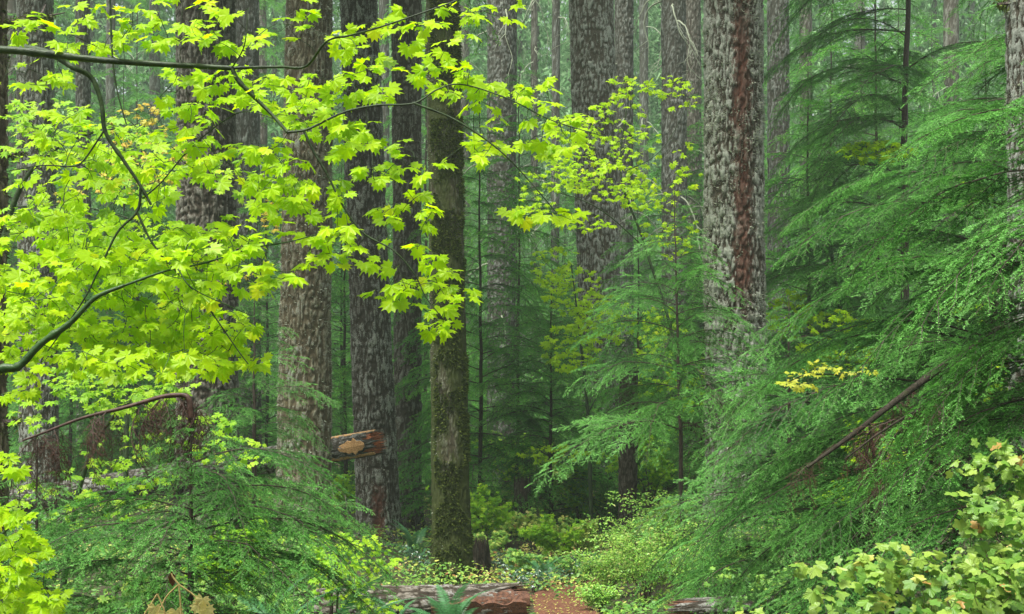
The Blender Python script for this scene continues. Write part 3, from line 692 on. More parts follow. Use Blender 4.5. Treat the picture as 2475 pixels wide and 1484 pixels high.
def maple(label, foot, limb_lines, blobs, seed, leaf=.05, shape=LF_MAPLE, mat=M_LIME, per=2, scale=1.0, twig_r=.0016, barkm=None, tone=(.55, .2), tow=.55, up=.85, group=None,
          name='vine_maple', cat='tree', rnd=.35, petiole=.03, droop=.45):
    """limb_lines: list of ([(px, py, depth)...], r0, r1)"""
    rng = np.random.default_rng(seed); foot = np.array([foot[0], foot[1], gz(foot[0], foot[1]) - .05])
    root = thing(name, tuple(foot), label, cat, group)
    wood = MB(); fol = MB(); limbs = []
    for li, (pts, r0, r1) in enumerate(limb_lines):
        P = px_line(pts, max(10, len(pts) * 6)) if not isinstance(pts, np.ndarray) else pts
        limbs.append((P, (r0, r1))); tube(wood, P, np.linspace(r0, r1, len(P)) * (1 + .10 * rng.normal(0, 1, len(P)) ** 2 * .6), 8 if r0 > .005 else 5, .5, 0)
    T = blob_targets(blobs, rng, scale) if len(blobs) and not isinstance(blobs, np.ndarray) else blobs
    tw = MB(); arr = grow(limbs, T, rng, twig_r, bark_mb=tw)
    leafy(fol, T, arr, rng, shape, leaf, per, up, tow, rnd, tone, petiole, droop=droop)
    bm = barkm or M_MAPB
    for f, mi in tw.f: pass
    wood2 = tw
    wood.v += [v for v in wood2.v]; wood.t += wood2.t; wood.f += [(f + wood.n, 0) for f, mi in wood2.f]; wood.n += wood2.n
    for mbx in (wood, fol): mbx.v = [v - foot.astype(np.float32) for v in mbx.v]
    wood.obj('branches', bm, root, True); fol.obj('leaves', [mat, bm], root)
    return root

# foreground vine maple, upper limb
D = 5.3
footA = (-3.1, 5.6)
A_l = [([(-760, 1700, 5.6), (-700, 900, 5.6), (-520, 300, 5.5), (-250, 110, 5.4), (0, 120, D), (120, 131, D), (200, 141, D), (300, 150, D), (430, 158, D), (560, 165, D)], .019, .0090),
       ([(560, 165, D), (620, 163, D), (680, 162, D), (740, 160, D), (790, 100, 5.2), (850, 85, 5.2), (930, 62, 5.1), (1080, 10, 5.1), (1180, -30, 5.1)], .006, .002),
       ([(560, 165, D), (580, 200, D), (650, 270, D), (695, 320, 5.2)], .0085, .006),
       ([(695, 320, 5.2), (745, 312, 5.2), (830, 272, 5.2), (910, 255, 5.2), (1000, 250, 5.2), (1060, 215, 5.2), (1120, 205, 5.2), (1230, 240, 5.2), (1330, 290, 5.2), (1460, 330, 5.2)], .005, .0015),
       ([(1000, 250, 5.2), (1090, 285, 5.2), (1170, 335, 5.2), (1230, 385, 5.2), (1290, 450, 5.2), (1345, 515, 5.2)], .0042, .0018),
       ([(735, 318, 5.2), (760, 370, 5.2), (790, 420, 5.2), (830, 500, 5.2), (880, 565, 5.2), (950, 605, 5.2), (1000, 660, 5.2), (1030, 720, 5.2), (1070, 770, 5.2)], .005, .0018),
       ([(560, 165, D), (590, 110, 5.2), (600, 20, 5.2)], .003, .0015),
       ([(1080, 10, 5.1), (1130, 30, 5.1), (1230, 15, 5.1)], .002, .0012)]
A_b = [(180, 70, 160, 60, 22), (400, 55, 140, 60, 24), (560, 70, 100, 55, 12), (720, 50, 50, 60, 6), (900, 90, 90, 70, 14), (1050, 80, 90, 90, 15), (1190, 30, 70, 25, 7), (85, 180, 100, 45, 9), (520, 215, 150, 55, 28),
       (700, 230, 100, 60, 20), (880, 200, 90, 45, 15), (1070, 190, 80, 45, 12), (1190, 230, 90, 55, 12), (1310, 225, 60, 35, 5), (1400, 278, 60, 18, 4), (620, 400, 150, 60, 28), (800, 320, 120, 55, 20),
       (960, 390, 110, 50, 15), (1190, 345, 90, 35, 10), (1320, 330, 90, 50, 10), (740, 480, 130, 50, 18), (980, 510, 80, 50, 13), (1320, 515, 80, 28, 9), (860, 590, 150, 50, 20), (1010, 640, 90, 45, 11),
       (1060, 720, 80, 45, 9), (1080, 780, 55, 22, 4), (450, 300, 90, 60, 14), (960, 700, 60, 30, 5)]
maple('bright lime vine maple reaching in from upper left with a thick dark limb', footA, A_l, [(*b, 5.5, .32) for b in A_b], 1, leaf=.047, scale=1.25, per=2, barkm=M_MAPB, twig_r=.0014)

B_l = [([(-600, 1750, 6.2), (-500, 1000, 6.2), (-350, 420, 6.0), (-180, 180, 5.7), (60, 118, 5.6), (180, 165, 5.5), (222, 190, 5.5), (245, 250, 5.5), (255, 320, 5.5), (300, 390, 5.5), (340, 450, 5.5), (365, 495, 5.5)], .015, .0050),
       ([(340, 450, 5.5), (332, 510, 5.5), (285, 560, 5.5), (245, 640, 5.5), (205, 720, 5.5), (150, 800, 5.5), (100, 870, 5.5)], .0055, .002),
       ([(332, 515, 5.5), (370, 590, 5.5), (430, 660, 5.5), (500, 740, 5.5), (570, 840, 5.5), (600, 880, 5.5)], .005, .002),
       ([(252, 315, 5.5), (200, 390, 5.5), (170, 402, 5.5), (100, 400, 5.5), (10, 415, 5.5)], .0038, .002),
       ([(265, -40, 5.4), (268, 60, 5.4), (272, 140, 5.4), (283, 220, 5.4), (305, 300, 5.4)], .0045, .0025),
       ([(700, 300, 5.6), (600, 270, 5.6), (545, 290, 5.6), (480, 340, 5.6), (440, 380, 5.6), (390, 440, 5.6), (345, 480, 5.6)], .002, .003)]
B_b = [(150, 300, 140, 60, 12), (240, 430, 200, 80, 40), (120, 560, 150, 60, 45), (330, 580, 140, 70, 50), (150, 680, 170, 60, 60), (380, 700, 130, 60, 50), (120, 790, 130, 50, 45), (330, 800, 130, 50, 45),
       (500, 790, 110, 60, 40), (560, 860, 70, 45, 16), (480, 600, 110, 60, 26), (400, 380, 90, 50, 14), (60, 870, 70, 45, 10)]
maple('crooked vine maple arching down the left side with a dense lime crown', (-2.9, 6.2), B_l, [(*b, 6.1, .55) for b in B_b], 2, leaf=.049, scale=1.5, per=2)

C_l = [([(-300, 1700, 5.0), (-250, 1200, 5.0), (-120, 940, 5.0), (0, 893, 5.0), (45, 885, 5.0), (100, 830, 5.0), (170, 780, 5.0), (230, 720, 5.0), (300, 690, 5.0)], .022, .0058),
       ([(300, 690, 5.0), (400, 655, 5.1), (500, 634, 5.2), (600, 602, 5.3), (700, 584, 5.4), (800, 560, 5.4), (870, 562, 5.4)], .0045, .0012),
       ([(430, 650, 5.0), (470, 700, 5.0), (600, 760, 5.1)], .003, .0015)]
C_b = [(90, 730, 110, 60, 20), (250, 640, 120, 50, 26), (420, 620, 120, 50, 24), (600, 560, 110, 45, 18), (560, 680, 130, 45, 20), (680, 660, 80, 45, 10), (400, 880, 160, 30, 24), (200, 880, 100, 40, 16), (40, 940, 50, 30, 5)]
maple('vine maple with a smooth green limb curving up from the left edge', (-1.9, 5.0), C_l, [(*b, 5.5, .4) for b in C_b], 3, leaf=.050, barkm=M_MAPG)

# other maples
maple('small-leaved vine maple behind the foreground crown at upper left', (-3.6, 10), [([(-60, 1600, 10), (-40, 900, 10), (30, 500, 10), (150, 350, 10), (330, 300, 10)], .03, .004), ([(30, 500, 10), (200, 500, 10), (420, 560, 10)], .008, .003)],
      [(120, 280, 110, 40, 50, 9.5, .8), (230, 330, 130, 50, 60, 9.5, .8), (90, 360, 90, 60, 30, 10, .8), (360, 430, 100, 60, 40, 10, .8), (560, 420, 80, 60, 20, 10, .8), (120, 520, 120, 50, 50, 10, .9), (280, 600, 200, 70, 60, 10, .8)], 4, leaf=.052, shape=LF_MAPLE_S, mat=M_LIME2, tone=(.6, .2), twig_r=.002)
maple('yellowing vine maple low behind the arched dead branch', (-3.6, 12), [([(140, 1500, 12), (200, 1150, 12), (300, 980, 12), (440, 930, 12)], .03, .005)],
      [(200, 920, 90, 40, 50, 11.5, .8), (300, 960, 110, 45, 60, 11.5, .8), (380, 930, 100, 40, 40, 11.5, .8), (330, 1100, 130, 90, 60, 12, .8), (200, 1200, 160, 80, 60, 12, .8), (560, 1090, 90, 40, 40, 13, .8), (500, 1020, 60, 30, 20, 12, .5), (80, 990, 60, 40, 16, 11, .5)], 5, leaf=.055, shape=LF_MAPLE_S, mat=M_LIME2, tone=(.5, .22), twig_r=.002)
maple('golden autumn maple glowing deep behind the lime crown', (-6.5, 24), [([(300, 1350, 24), (310, 900, 24), (330, 500, 24), (350, 300, 24)], .05, .01)],
      [(330, 330, 70, 90, 70, 24, 1.5), (290, 420, 80, 50, 70, 24, 1.5), (400, 400, 60, 60, 50, 24, 1.5), (660, 500, 30, 60, 24, 24, 1), (170, 470, 40, 40, 14, 24, 1), (560, 640, 60, 50, 10, 24, 1)], 6, leaf=.075, shape=LF_MAPLE_S, mat=M_YEL, twig_r=.004)
maple('spindly lime vine maple in front of the big hazy middle fir', (2.1, 19), [([(1640, 1350, 19), (1640, 900, 19), (1560, 600, 19), (1500, 420, 19), (1520, 220, 19)], .03, .005), ([(1560, 600, 19), (1440, 500, 19), (1300, 450, 19)], .01, .004), ([(1500, 420, 19), (1600, 360, 19), (1690, 200, 19)], .006, .003)],
      [(1500, 205, 40, 25, 16, 19, .8), (1600, 205, 60, 25, 20, 19, .8), (1640, 240, 50, 30, 10, 19, .5), (1420, 320, 90, 30, 44, 19, .8), (1500, 260, 60, 40, 24, 19, .8), (1540, 350, 60, 60, 40, 19, .9), (1400, 390, 110, 35, 60, 18.5, .9), (1330, 440, 80, 30, 36, 18.5, .9),
       (1470, 440, 90, 45, 70, 19, 1), (1560, 470, 80, 40, 50, 19, 1), (1620, 560, 70, 60, 40, 19.5, 1), (1660, 400, 40, 60, 16, 19, .6), (1430, 540, 60, 20, 14, 18.5, .5), (1290, 500, 50, 40, 26, 18.5, .6)], 7, leaf=.062, shape=LF_MAPLE_S, mat=M_LIME, per=2, twig_r=.0022, tone=(.55, .2), scale=1.25)
maple('lime maple thicket low between the hemlocks at centre right', (3.6, 27), [([(1430, 1300, 27), (1420, 1000, 27), (1400, 800, 27), (1380, 640, 27)], .04, .01), ([(1420, 1000, 27), (1500, 850, 27), (1560, 750, 27)], .015, .006)],
      [(1380, 700, 70, 60, 60, 27, 1.5), (1460, 770, 80, 60, 80, 27, 1.5), (1380, 840, 70, 60, 70, 27, 1.5), (1560, 900, 60, 60, 30, 28, 1.5), (1340, 640, 60, 50, 30, 28, 1.5), (1600, 800, 50, 70, 40, 28, 1.5), (1340, 1095, 90, 25, 30, 28, 1.5)], 8, leaf=.095, shape=LF_MAPLE_S, mat=M_LIME, per=2, twig_r=.003, tone=(.4, .22), scale=1.5)
maple('lime maple showing through the hemlocks right of the red-scarred fir', (7, 25), [([(2060, 1350, 25), (2050, 900, 25), (2000, 500, 25), (2080, 380, 25)], .05, .012)],
      [(2120, 365, 90, 25, 50, 22, 1.5), (2330, 470, 60, 30, 20, 22, 1.5), (2330, 720, 90, 60, 60, 22, 1.5), (2030, 830, 100, 80, 60, 22, 1.5), (1900, 760, 60, 60, 30, 24, 1.5), (2150, 1060, 120, 80, 90, 20, 1.5), (2100, 1200, 120, 70, 80, 20, 1.5), (1680, 930, 70, 60, 30, 24, 1.5), (2400, 900, 60, 80, 40, 20, 1)], 9, leaf=.09, shape=LF_MAPLE_S, mat=M_LIME, per=3, twig_r=.003, tone=(.4, .25), scale=1.6)
maple('yellow-leaved maple sprig over the sweeping hemlock boughs', (4.4, 11.5), [([(2120, 1600, 12), (2110, 1100, 12), (2060, 930, 11), (1960, 905, 10), (1900, 925, 10)], .015, .003)],
      [(1935, 915, 50, 22, 28, 10, .3), (1985, 885, 40, 14, 14, 10, .3), (2080, 890, 60, 14, 10, 10, .4)], 10, leaf=.04, shape=LF_MAPLE_S, mat=M_YEL, twig_r=.0018, tone=(.12, .12), scale=.6)
maple('lime vine maple clump in the bottom left corner', (-2.2, 6.2), [([(-80, 1800, 6.2), (-60, 1450, 6.2), (0, 1300, 6.2), (60, 1250, 6.2)], .014, .004), ([(-60, 1500, 6.2), (60, 1420, 6.2), (150, 1440, 6.2)], .006, .003)],
      [(20, 1240, 50, 40, 14, 6, .4), (50, 1320, 60, 40, 26, 6, .4), (40, 1390, 70, 40, 30, 6, .4), (80, 1450, 80, 30, 34, 6, .4), (20, 1120, 30, 30, 6, 6, .3)], 11, leaf=.052, mat=M_LIME, tone=(.45, .2))
maple('small lime vine maple seedling left of the foreground log', (-1.3, 10.6), [([(820, 1700, 10.6), (815, 1450, 10.6), (830, 1340, 10.6), (860, 1300, 10.6)], .012, .003)],
      [(830, 1310, 90, 25, 36, 10.5, .5), (860, 1350, 100, 35, 50, 10.5, .5), (830, 1410, 80, 35, 30, 10.5, .4), (900, 1460, 70, 20, 16, 10.5, .4), (780, 1350, 40, 30, 12, 10.5, .4)], 12, leaf=.042, shape=LF_MAPLE_S, mat=M_LIME2, tone=(.65, .18), twig_r=.0016)

# ------------------------------------------------------------------ shrubs with stems from the ground
def shrub(label, px, d, rx, H, n, seed, leaf, shape, mat, name='shrub', cat='shrub', tone=(.5, .2), per=2, stems=7, squash=.6, group=None, tow=.35, twm=None, zfrac=.15, twig_r=.0014, pet=.02):
    rng = np.random.default_rng(seed); x = (px - W0 / 2) / F * d; z = gz(x, d)
    root = thing(name, (x, d, z), label, cat, group); limbs = []; wood = MB(); fol = MB()
    for s in range(stems):
        an = s / stems * 6.28 + rng.uniform(0, .6); rr = rng.uniform(.2, .7) * rx
        P = resample(np.array([[0, 0, -.05], [math.cos(an) * rr * .3, math.sin(an) * rr * .3 * squash, H * .45], [math.cos(an) * rr, math.sin(an) * rr * squash, H * rng.uniform(.6, .95)]]), 10)
        tube(wood, P, np.linspace(.004 + .003 * H, .0018, 10), 5, .5); limbs.append((P, 0))
    na = max(9, n // 26); an = rng.uniform(0, 6.28, na); rr = rx * rng.uniform(.25, 1.2, na); hh = H * rng.uniform(.55, 1.12, na)
    ai = rng.integers(0, na, n); tt = rng.uniform(.3, 1, n)
    T = np.stack([np.cos(an[ai]) * rr[ai] * tt ** 1.3, np.sin(an[ai]) * rr[ai] * squash * tt ** 1.3, H * zfrac * .3 + hh[ai] * np.sin(tt * rng.uniform(1.5, 2.1, na)[ai])], -1) + rng.normal(0, .045 * rx + .012, (n, 3))
    T[:, 2] = np.maximum(T[:, 2], .04)
    tw = MB(); arr = grow(limbs, T, rng, twig_r, bark_mb=tw, k=3)
    leafy(fol, T, arr, rng, shape, leaf, per, .8, tow, .4, tone, pet, stalk=False)
    wood.v += tw.v; wood.t += tw.t; wood.f += [(f + wood.n, 0) for f, mi in tw.f]; wood.n += tw.n
    wood.obj('stems', twm or M_TWIGR, root, True); fol.obj('leaves', mat, root); return root

bank = [(1560, 16.8, .75, .75, 'pale huckleberry bush on the bank right of the trail bend'), (1470, 18.3, .55, .55, 'low pale huckleberry bush at the edge of the trail'), (1690, 16.2, .8, .8, 'bright green huckleberry bush below the tips of the sweeping boughs'),
        (1620, 18.5, .8, .95, 'huckleberry bush higher on the bank under the dark snag'), (1530, 20, .7, .8, 'huckleberry bush on the bank below the big hazy middle fir'), (1800, 15.6, .7, .5, 'huckleberry bush above the small birch-white log'),
        (1450, 16.6, .35, .30, 'smallest leafy sprig overhanging the red trail')]
for q, (px, d, rx, H, lab) in enumerate(bank):
    shrub(lab, px, d, rx, H, int(1700 * rx), 400 + q, .034, LF_OVAL, M_BRUSH, 'huckleberry_bush', per=3, tone=(.55, .22), stems=11)
shrub('yellow-green thimbleberry bush filling the lower right corner', 2430, 6, .55, 1.22, 620, 450, .044, LF_THIM, M_THIM, 'thimbleberry_bush', tone=(.5, .17), per=2, stems=12, tow=.7, pet=.05, zfrac=.35)
shrub('low thimbleberry bush along the bottom edge at right', 2120, 5.6, .55, .98, 360, 451, .043, LF_THIM, M_THIM, 'thimbleberry_bush', tone=(.55, .2), per=2, stems=8, tow=.6, pet=.05, zfrac=.6)
shrub('thimbleberry bush with turning leaves against the right edge', 2520, 6.8, .45, 1.42, 340, 452, .046, LF_THIM, M_THIM, 'thimbleberry_bush', tone=(.55, .17), per=2, stems=8, tow=.7, pet=.05, zfrac=.3)
mids2 = [(1180, 24, .7, .55, 'pale leafy shrub right of the foot of the moss-streaked fir', .6), (1230, 27, .8, .6, 'cream and yellow shrub left of the mossy stump', .70), (1340, 26, .8, .6, 'yellow shrub right of the mossy stump', .72), (1400, 24, .6, .6, 'reddish-green shrub at the foot of the big middle fir', .7),
         (1330, 32, 1.1, .8, 'bright yellow-green shrub behind the mossy stump', .7), (1250, 21, .5, .4, 'low shrub beside the trail end', .5), (1400, 20.5, .5, .4, 'low green shrub left of the huckleberry bank', .45), (1200, 30, .9, .6, 'pale shrub far behind the moss-streaked fir', .8)]
for q, (px, d, rx, H, lab, tn) in enumerate(mids2):
    shrub(lab, px, d, rx, H, int(300 * rx), 470 + q, .06, LF_MAPLE_S, M_COVER, 'leafy_shrub', tone=(tn, .13), per=2, stems=7)
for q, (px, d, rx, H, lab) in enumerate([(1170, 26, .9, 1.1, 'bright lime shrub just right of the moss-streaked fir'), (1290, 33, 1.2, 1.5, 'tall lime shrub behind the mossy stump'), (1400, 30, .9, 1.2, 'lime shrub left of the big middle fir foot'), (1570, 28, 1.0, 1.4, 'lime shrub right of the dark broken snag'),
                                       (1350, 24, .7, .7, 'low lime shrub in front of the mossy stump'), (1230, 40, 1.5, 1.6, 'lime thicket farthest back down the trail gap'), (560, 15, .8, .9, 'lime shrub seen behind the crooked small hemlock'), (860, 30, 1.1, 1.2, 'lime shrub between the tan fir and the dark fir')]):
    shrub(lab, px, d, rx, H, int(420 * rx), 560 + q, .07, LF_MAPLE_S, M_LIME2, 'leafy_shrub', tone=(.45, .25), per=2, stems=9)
for q, (px, d, rx, H, lab) in enumerate([(1290, 19.6, .55, .35, 'dark glossy salal clump at the trail end'), (1370, 21, .5, .4, 'dark glossy salal clump behind the trail bend'), (1010, 22, .6, .4, 'dark glossy salal beside the moss-streaked fir'), (1205, 22.5, .45, .35, 'small dark salal clump near the moss-streaked fir')]):
    shrub(lab, px, d, rx, H, int(350 * rx), 490 + q, .055, LF_OVAL, M_SALAL, 'salal_clump', per=2, stems=7)
for q, (px, d, rx, H, lab) in enumerate([(120, 8.5, .6, .8, 'shadowy leafy shrub under the left edge hemlock'), (330, 11, .8, .8, 'leafy shrub behind the small crooked hemlock'), (620, 12, .8, .65, 'leafy shrub behind the ferns at lower left'), (700, 17, .9, .7, 'leafy shrub at the foot of the tan mossy fir'), (1960, 13, .9, .6, 'leafy shrub under the sweeping hemlock boughs'), (2150, 9.5, .7, .6, 'leafy shrub behind the low thimbleberry')]):
    shrub(lab, px, d, rx, H, int(500 * rx), 520 + q, .05, LF_MAPLE_S, M_COVER, 'leafy_shrub', per=2, stems=9, tone=(.45, .16))

# ------------------------------------------------------------------ ferns
def frond_mesh(L, seed):
    rng = np.random.default_rng(seed); m = MB(); n = 46; s = np.linspace(0, 1, n)
    ax = np.stack([L * (s - .12 * s ** 2), .02 * np.sin(s * 3 + seed), L * (.75 * s - .72 * s ** 2)], -1); tube(m, ax, np.linspace(.003, .0008, n), 4, .3)
    w = .095 * L ** .8 * np.sin(np.clip(s * 1.02 + .10, 0, 1) * PI) ** .6 + .004; T = nrm(np.gradient(ax, axis=0))
    for sd in (-1, 1):
        sl = slice(4, n - 1); P = ax[sl]; t = T[sl]; k = len(P)
        dr = nrm(np.array([0, sd, 0]) + t * .35 + np.array([0, 0, -.18]) + rng.normal(0, .05, (k, 3))); wl = w[sl][:, None]; hw = t * (L / n * .40)
        m.add(np.stack([P - hw * .6, P + dr * wl * .4 - hw, P + dr * wl, P + dr * wl * .4 + hw, P + hw * .8], 1).reshape(-1, 3), np.arange(k * 5).reshape(-1, 5), np.repeat(np.clip(rng.normal(.55, .15, k), 0, 1), 5))
    return m.mesh('frond', [M_FERN])
FR = [frond_mesh(.8, 1), frond_mesh(.8, 2), frond_mesh(.8, 3)]
def fern(label, px, d, L, n, seed, dz=0, lean=None):
    rng = np.random.default_rng(seed); x = (px - W0 / 2) / F * d
    root = thing('sword_fern', (x, d, gz(x, d) + dz), label, 'fern')
    for q in range(n):
        o = bpy.data.objects.new('frond', FR[q % 3]); COL.objects.link(o); o.parent = root
        a = q * 2.4 + rng.uniform(-.3, .3) if lean is None else lean + rng.normal(0, .5)
        o.rotation_euler = (rng.normal(0, .2), -rng.uniform(.2, .95), a); o.scale = (L / .8 * rng.uniform(.75, 1.1),) * 3
for q, a in enumerate([('sword fern with arching fronds at the bottom left of centre', 640, 10.4, 1.25, 17), ('sword fern beside the seedling maple', 770, 10.2, 1.2, 17), ('sword fern crossing in front of the foreground log', 1090, 13.6, .85, 12), ('dark sword fern by the dark salal near the trail end', 1310, 20.5, .7, 14),
                        ('sword fern at the foot of the slim grey-brown fir', 1000, 25, .9, 13), ('sword fern on the bank under the snag', 1420, 21.5, .7, 12), ('sword fern in the shade under the left hemlocks', 230, 10.5, .9, 12), ('small sword fern left of the log end', 960, 14.5, .6, 10), ('sword fern under the right-hand boughs', 1880, 13.5, .8, 12)]):
    fern(*a, 600 + q)

# ------------------------------------------------------------------ logs, snag, stump
def log(name, label, A, Bp, r0, r1, mat, seed, cat='log', wood=M_WOOD, parts=True, nth=90, furrow=.02):
    A = np.array(A, float); Bp = np.array(Bp, float); L = np.linalg.norm(Bp - A)
    root = thing(name, tuple(A), label, cat)
    q = Vector(Bp - A).to_track_quat('Z', 'Y'); root.rotation_mode = 'QUATERNION'; root.rotation_quaternion = q
    m, V3, c = trunk_mesh(L, r0, r1, (0, 0), seed, furrow, .07, nth, .02, 0, 0, .02)
    # torn rim at the far end
    V = m.v[0]; z = V[:, 2]; an = np.arctan2(V[:, 1], V[:, 0]); end = z > L - .03
    V[:, 2] = np.where(z > L - .25, z + (.12 * np.sin(an * 5 + seed) + .08 * np.sin(an * 13) + .05 * np.sin(an * 29)) * (z - (L - .25)) / .25, z)
    m.obj('bark', mat, root, True)
    rng = np.random.default_rng(seed)
    # splintered core
    core = MB(); k = 40; a = np.arange(k) / k * 2 * PI
    rings = [(L - .3, r1 * .9), (L - .02, r1 * .88)]
    V = np.concatenate([np.stack([np.cos(a) * rr, np.sin(a) * rr, 0 * a + zz + (rng.uniform(-.03, .08, k) if i else 0)], -1) for i, (zz, rr) in enumerate(rings)] + [np.array([[0, 0, L - .04]])])
    Fq = [[i, (i + 1) % k, k + (i + 1) % k, k + i] for i in range(k)]
    core.add(V, Fq); core.add(V, [[k + i, k + (i + 1) % k, 2 * k] for i in range(k)])
    for s in range(150):
        an = rng.uniform(0, 6.28); rr = r1 * math.sqrt(rng.uniform(0, .75)); w = rng.uniform(.006, .02); h = rng.uniform(.02, .24) 
        b = np.array([math.cos(an) * rr, math.sin(an) * rr, L - .08]); u = np.array([math.cos(an + 1), math.sin(an + 1), 0]) * w; v = np.array([-u[1], u[0], 0]) * .6
        core.add(np.stack([b - u, b + v, b + u, b - v, b + np.array([0, 0, h + .06]) + u * .3]), [[0, 1, 4], [1, 2, 4], [2, 3, 4], [3, 0, 4]])
    core.obj('broken_wood', wood, root); return root, L

def slab(root, L, z0, z1, ang, r, w, th, mat, seed, name, oval=False):
    rng = np.random.default_rng(seed); n = 16; z = np.linspace(z0, z1, n); m = MB()
    hw = w * (.5 + .25 * np.sin(np.linspace(0, 3, n))) * rng.uniform(.7, 1.1, n); hw = hw * (np.sin(np.linspace(.15, PI - .15, n)) ** .6 if oval else 1); c = np.array([math.cos(ang), math.sin(ang), 0]); t = np.array([-c[1], c[0], 0])
    rows = []
    for i in range(n):
        rows.append(np.stack([c * (r - th) - t * hw[i], c * r - t * hw[i] * .9, c * (r + th * .4), c * r + t * hw[i] * .9, c * (r - th) + t * hw[i]]) + np.array([0, 0, z[i]]))
    V = np.concatenate(rows); Fq = [[i * 5 + j, i * 5 + (j + 1) % 5, (i + 1) * 5 + (j + 1) % 5, (i + 1) * 5 + j] for i in range(n - 1) for j in range(5)]
    m.add(V, Fq); m.add(V, [[0, 1, 2, 3, 4], [(n - 1) * 5 + q for q in (4, 3, 2, 1, 0)]]); return m.obj(name, mat, root, False)

B_log = bark('pale_log_bark', lich=.42, mos=.1, seed=40, brown=(.05, .035, .028), grey=(.16, .14, .13), lichen=(.50, .50, .46))
B_log2 = bark('weathered_log_bark', lich=.45, mos=.15, seed=44, brown=(.05, .032, .024), grey=(.22, .17, .15), lichen=(.40, .40, .38))
# the long broken log: from low left, behind the tan fir, broken end in front of the dark fir
r_, L_ = log('fallen_log', 'long fallen fir log with a splintered orange end jutting from behind the tan fir', at(-20, 1225, 27.5), at(905, 1070, 25.6), .27, .24, B_log, 61, wood=plain('fresh_orange_wood', (.16, .04, .012), (.50, .16, .05), 16, .6, .8, (.3, 2, 2)))
slab(r_, L_, L_ - .62, L_ - .12, R(186), .235, .20, .03, M_WOOD, 5, 'bare_wood_patch', True)
slab(r_, L_, L_ - .9, L_ + .06, R(112), .235, .07, .02, M_WOOD, 6, 'split_slab')
slab(r_, L_, L_ - .9, L_ + .04, R(80), .235, .06, .02, M_WOOD, 7, 'split_slab')
slab(r_, L_, L_ - .95, L_ + .02, R(238), .235, .07, .02, M_WOOD, 8, 'split_slab')
# foreground log by the trail
r_, L_ = log('fallen_log', 'weathered foreground log with a torn red-brown end beside the trail', at(845, 1475, 15.4), at(1245, 1456, 15.4), .25, .22, B_log2, 62, wood=M_ROT)
slab(r_, L_, L_ - .9, L_ + .12, R(205), .205, .22, .04, M_ROT, 9, 'rotten_wood')
slab(r_, L_, L_ - .6, L_ + .16, R(165), .205, .13, .04, M_ROT, 10, 'rotten_wood')
log('fallen_log', 'small log with white peeling bark lying at the lower right', at(1900, 1462, 13.2), at(1655, 1474, 13.6), .12, .115, B_log, 63, wood=M_ROT, furrow=.008)
log('fallen_log', 'reddish rotten log lying behind the shrubs left of the dark snag', at(1440, 1150, 31), at(1330, 1090, 31.5), .16, .13, B_snag, 64, wood=M_ROT)
x, y, _ = at(1516, 1200, 26)
r_, L_ = log('snag', 'dark broken snag beside the big hazy middle fir', (x, y, gz(x, y) - .1), at(1519, 880, 26), .185, .165, B_snag, 65, 'dead tree', wood=M_DARKW)
x, y, _ = at(1262, 1235, 29)
log('stump', 'short mossy stump among the yellow undergrowth', (x, y, gz(x, y) - .1), at(1262, 1172, 29), .20, .185, B_snag, 66, 'stump', wood=M_DARKW)
x, y, _ = at(1165, 1400, 22.2)
log('stump', 'black mossy stump tucked behind the foot of the moss-streaked fir', (x, y, gz(x, y) - .1), at(1160, 1325, 22.2), .17, .14, B_snag, 67, 'stump', wood=M_DARKW)

# arched dead branch at lower left: broken from the small hemlock's stem
rng = np.random.default_rng(71)
root = thing('dead_branch', tuple(at(460, 1000, 9)), 'arched red-brown dead branch bending left with hanging dead twigs', 'branch'); o0 = at(460, 1000, 9)
P = px_line([(462, 1010, 9.0), (455, 962, 9), (425, 955, 9), (380, 962, 9), (300, 985, 9), (200, 1010, 9), (120, 1040, 9), (55, 1065, 9)], 50) - o0
m = MB(); tube(m, P, np.linspace(.020, .006, 50), 8, .5, rough=.1, rng=rng); m.obj('branch', M_TWIGR, root, True)
for q in range(30):
    i = rng.integers(5, 46); put_bough(root, BD, P[i], rng.uniform(0, 6.28), rng.uniform(.3, .62), rng.uniform(.8, 1.35), rng.normal(0, .4), rng, 'dead_twig')
# wilted plant, bottom left of centre
root = thing('wilted_plant', tuple(at(440, 1750, 7)), 'wilted yellow plant with drooping leaves on thin forked stalks', 'plant'); o0 = at(440, 1750, 7)
m = MB(); M_STALK = plain('dry_yellow_stalk', (.42, .30, .10), (.60, .47, .2), 20, .6, .2)
for pts in ([(440, 1750), (438, 1500), (432, 1412)], [(432, 1412), (400, 1445), (375, 1500)], [(432, 1412), (470, 1440), (480, 1465)], [(432, 1412), (418, 1395), (414, 1385)], [(380, 1435), (355, 1475), (340, 1500)], [(380, 1435), (395, 1470), (400, 1490)]):
    tube(m, resample(np.array([at(a, b, 7) for a, b in pts]) - o0, 12), .0045, 5)
m.obj('stalks', M_STALK, root, True); m = MB()
T = np.array([at(*p, 7) for p in [(490, 1445), (480, 1460), (375, 1465), (400, 1480), (425, 1475), (500, 1470)]]) - o0
A = np.stack([rng.normal(0, .2, 6), rng.normal(0, .2, 6), -np.ones(6)], -1); add_leaves(m, LF_MAPLE, T, A, np.array([[.2, -1, .2]] * 6) + rng.normal(0, .3, (6, 3)), np.full(6, .055), np.full(6, .85) + rng.normal(0, .05, 6), 0, rng)
m.obj('leaves', leafmat('wilted_yellow_leaf', [(0, (.5, .4, .1)), (1, (.85, .74, .3))], .4), root); m = MB()
add_leaves(m, LF_OVAL, np.array([at(414, 1380, 7) - o0]), np.array([[.1, 0, -1.0]]), np.array([[.3, -1, 0.]]), np.array([.075]), np.array([.95]), 0, rng)
m.obj('brown_leaf', M_DEADN, root)

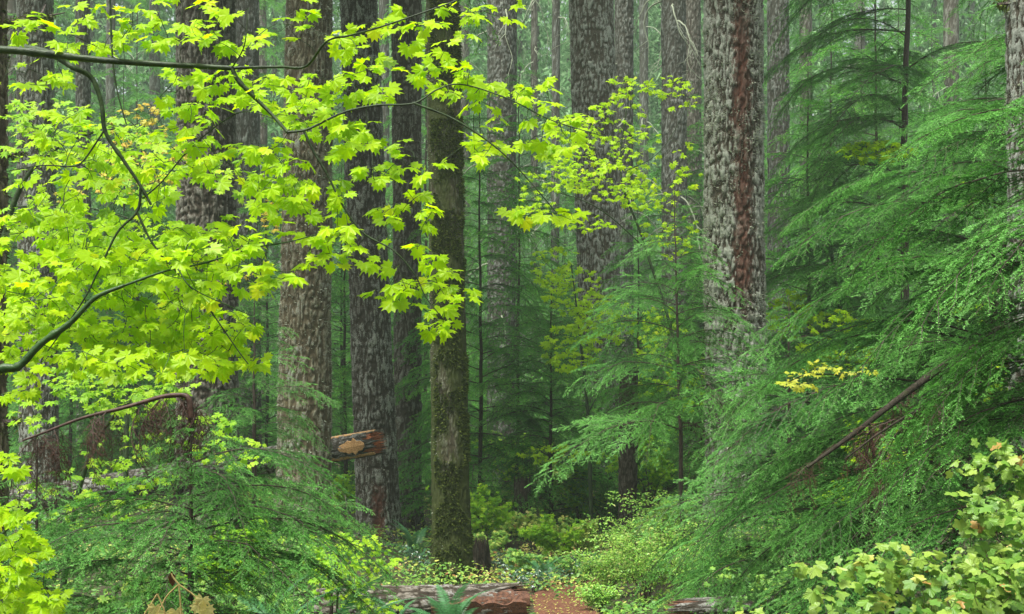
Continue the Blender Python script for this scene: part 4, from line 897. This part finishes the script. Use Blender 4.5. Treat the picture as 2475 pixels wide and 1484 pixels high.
# ------------------------------------------------------------------ forest floor leaves: nobody could count them
rng = np.random.default_rng(90)
n = 210000; d = 13 + 40 * rng.uniform(0, 1, n) ** 1.25; x = rng.uniform(-.46, .46, n) * d
pc = .62 + .9 * sstep(18.3, 24, d); keep = ~((np.abs(x - pc) < .40) & (d < 17.9)) & (fbm(np.stack([x * .8, d * .8, 0 * x], -1), 3, 4) + rng.uniform(-.12, .12, n) > .46)
x, d = x[keep], d[keep]; n = len(x)
hgt = (.12 + .38 * sstep(15.6, 18, d)) * fbm(np.stack([x * 1.3, d * 1.3, 0 * x], -1), 2, 9) * rng.uniform(0, 1, n) ** .7
P = np.stack([x, d, ground_z(x, d) + .02 + hgt], -1); h = rng.uniform(0, 6.28, n)
pat = fbm(np.stack([x * .6, d * .5, 0 * x + 3], -1), 3, 14)
tone = np.clip(rng.normal(.42, .17, n) + 1.5 * (pat - .5) + .12 * sstep(20, 24, d) * sstep(34, 28, d) * (x > -1.5) * (x < 2.2), 0, 1)
mb = MB(); add_leaves(mb, LF_OVAL, P, np.stack([np.cos(h), np.sin(h), rng.normal(-.2, .3, n)], -1), np.array([0, -.45, 1]) + rng.normal(0, .35, (n, 3)), rng.uniform(.03, .075, n) * (1 + (d - 15) / 60), tone, 0, rng)
tag(mb.obj('ground_cover', M_COVER), 'low green and yellow leaves covering the forest floor', 'ground cover', kind='stuff')

rng = np.random.default_rng(91); n = 420; d = rng.uniform(15.5, 18.6, n); x = .62 - .3 * sstep(14, 4, d) + .9 * sstep(18.3, 24, d) + rng.uniform(-.45, .45, n); h = rng.uniform(0, 6.28, n)
mb = MB(); add_leaves(mb, LF_OVAL, np.stack([x, d, ground_z(x, d) + .055], -1), np.stack([np.cos(h), np.sin(h), 0 * h], -1), np.array([0, 0, 1]) + rng.normal(0, .3, (n, 3)), rng.uniform(.008, .045, n), rng.uniform(.75, 1, n), 0, rng)
tag(mb.obj('leaf_litter', M_COVER), 'small fallen leaves and chips scattered on the red trail', 'leaf litter', kind='stuff')

# ------------------------------------------------------------------ mist
bpy.ops.mesh.primitive_cube_add(size=1, location=(0, 111, 27)); hz = bpy.context.object; hz.name = 'haze'; hz.scale = (308, 264, 60)
hz['kind'] = 'stuff'; hz['label'] = 'thin pale mist between the trees'
m, t, out = newmat('mist'); pv = t.nodes.new('ShaderNodeVolumePrincipled'); pv.inputs['Color'].default_value = (.74, .92, .74, 1); pv.inputs['Density'].default_value = .0013; pv.inputs['Anisotropy'].default_value = .2
t.links.new(pv.outputs[0], out.inputs['Volume']); hz.data.materials.append(m)
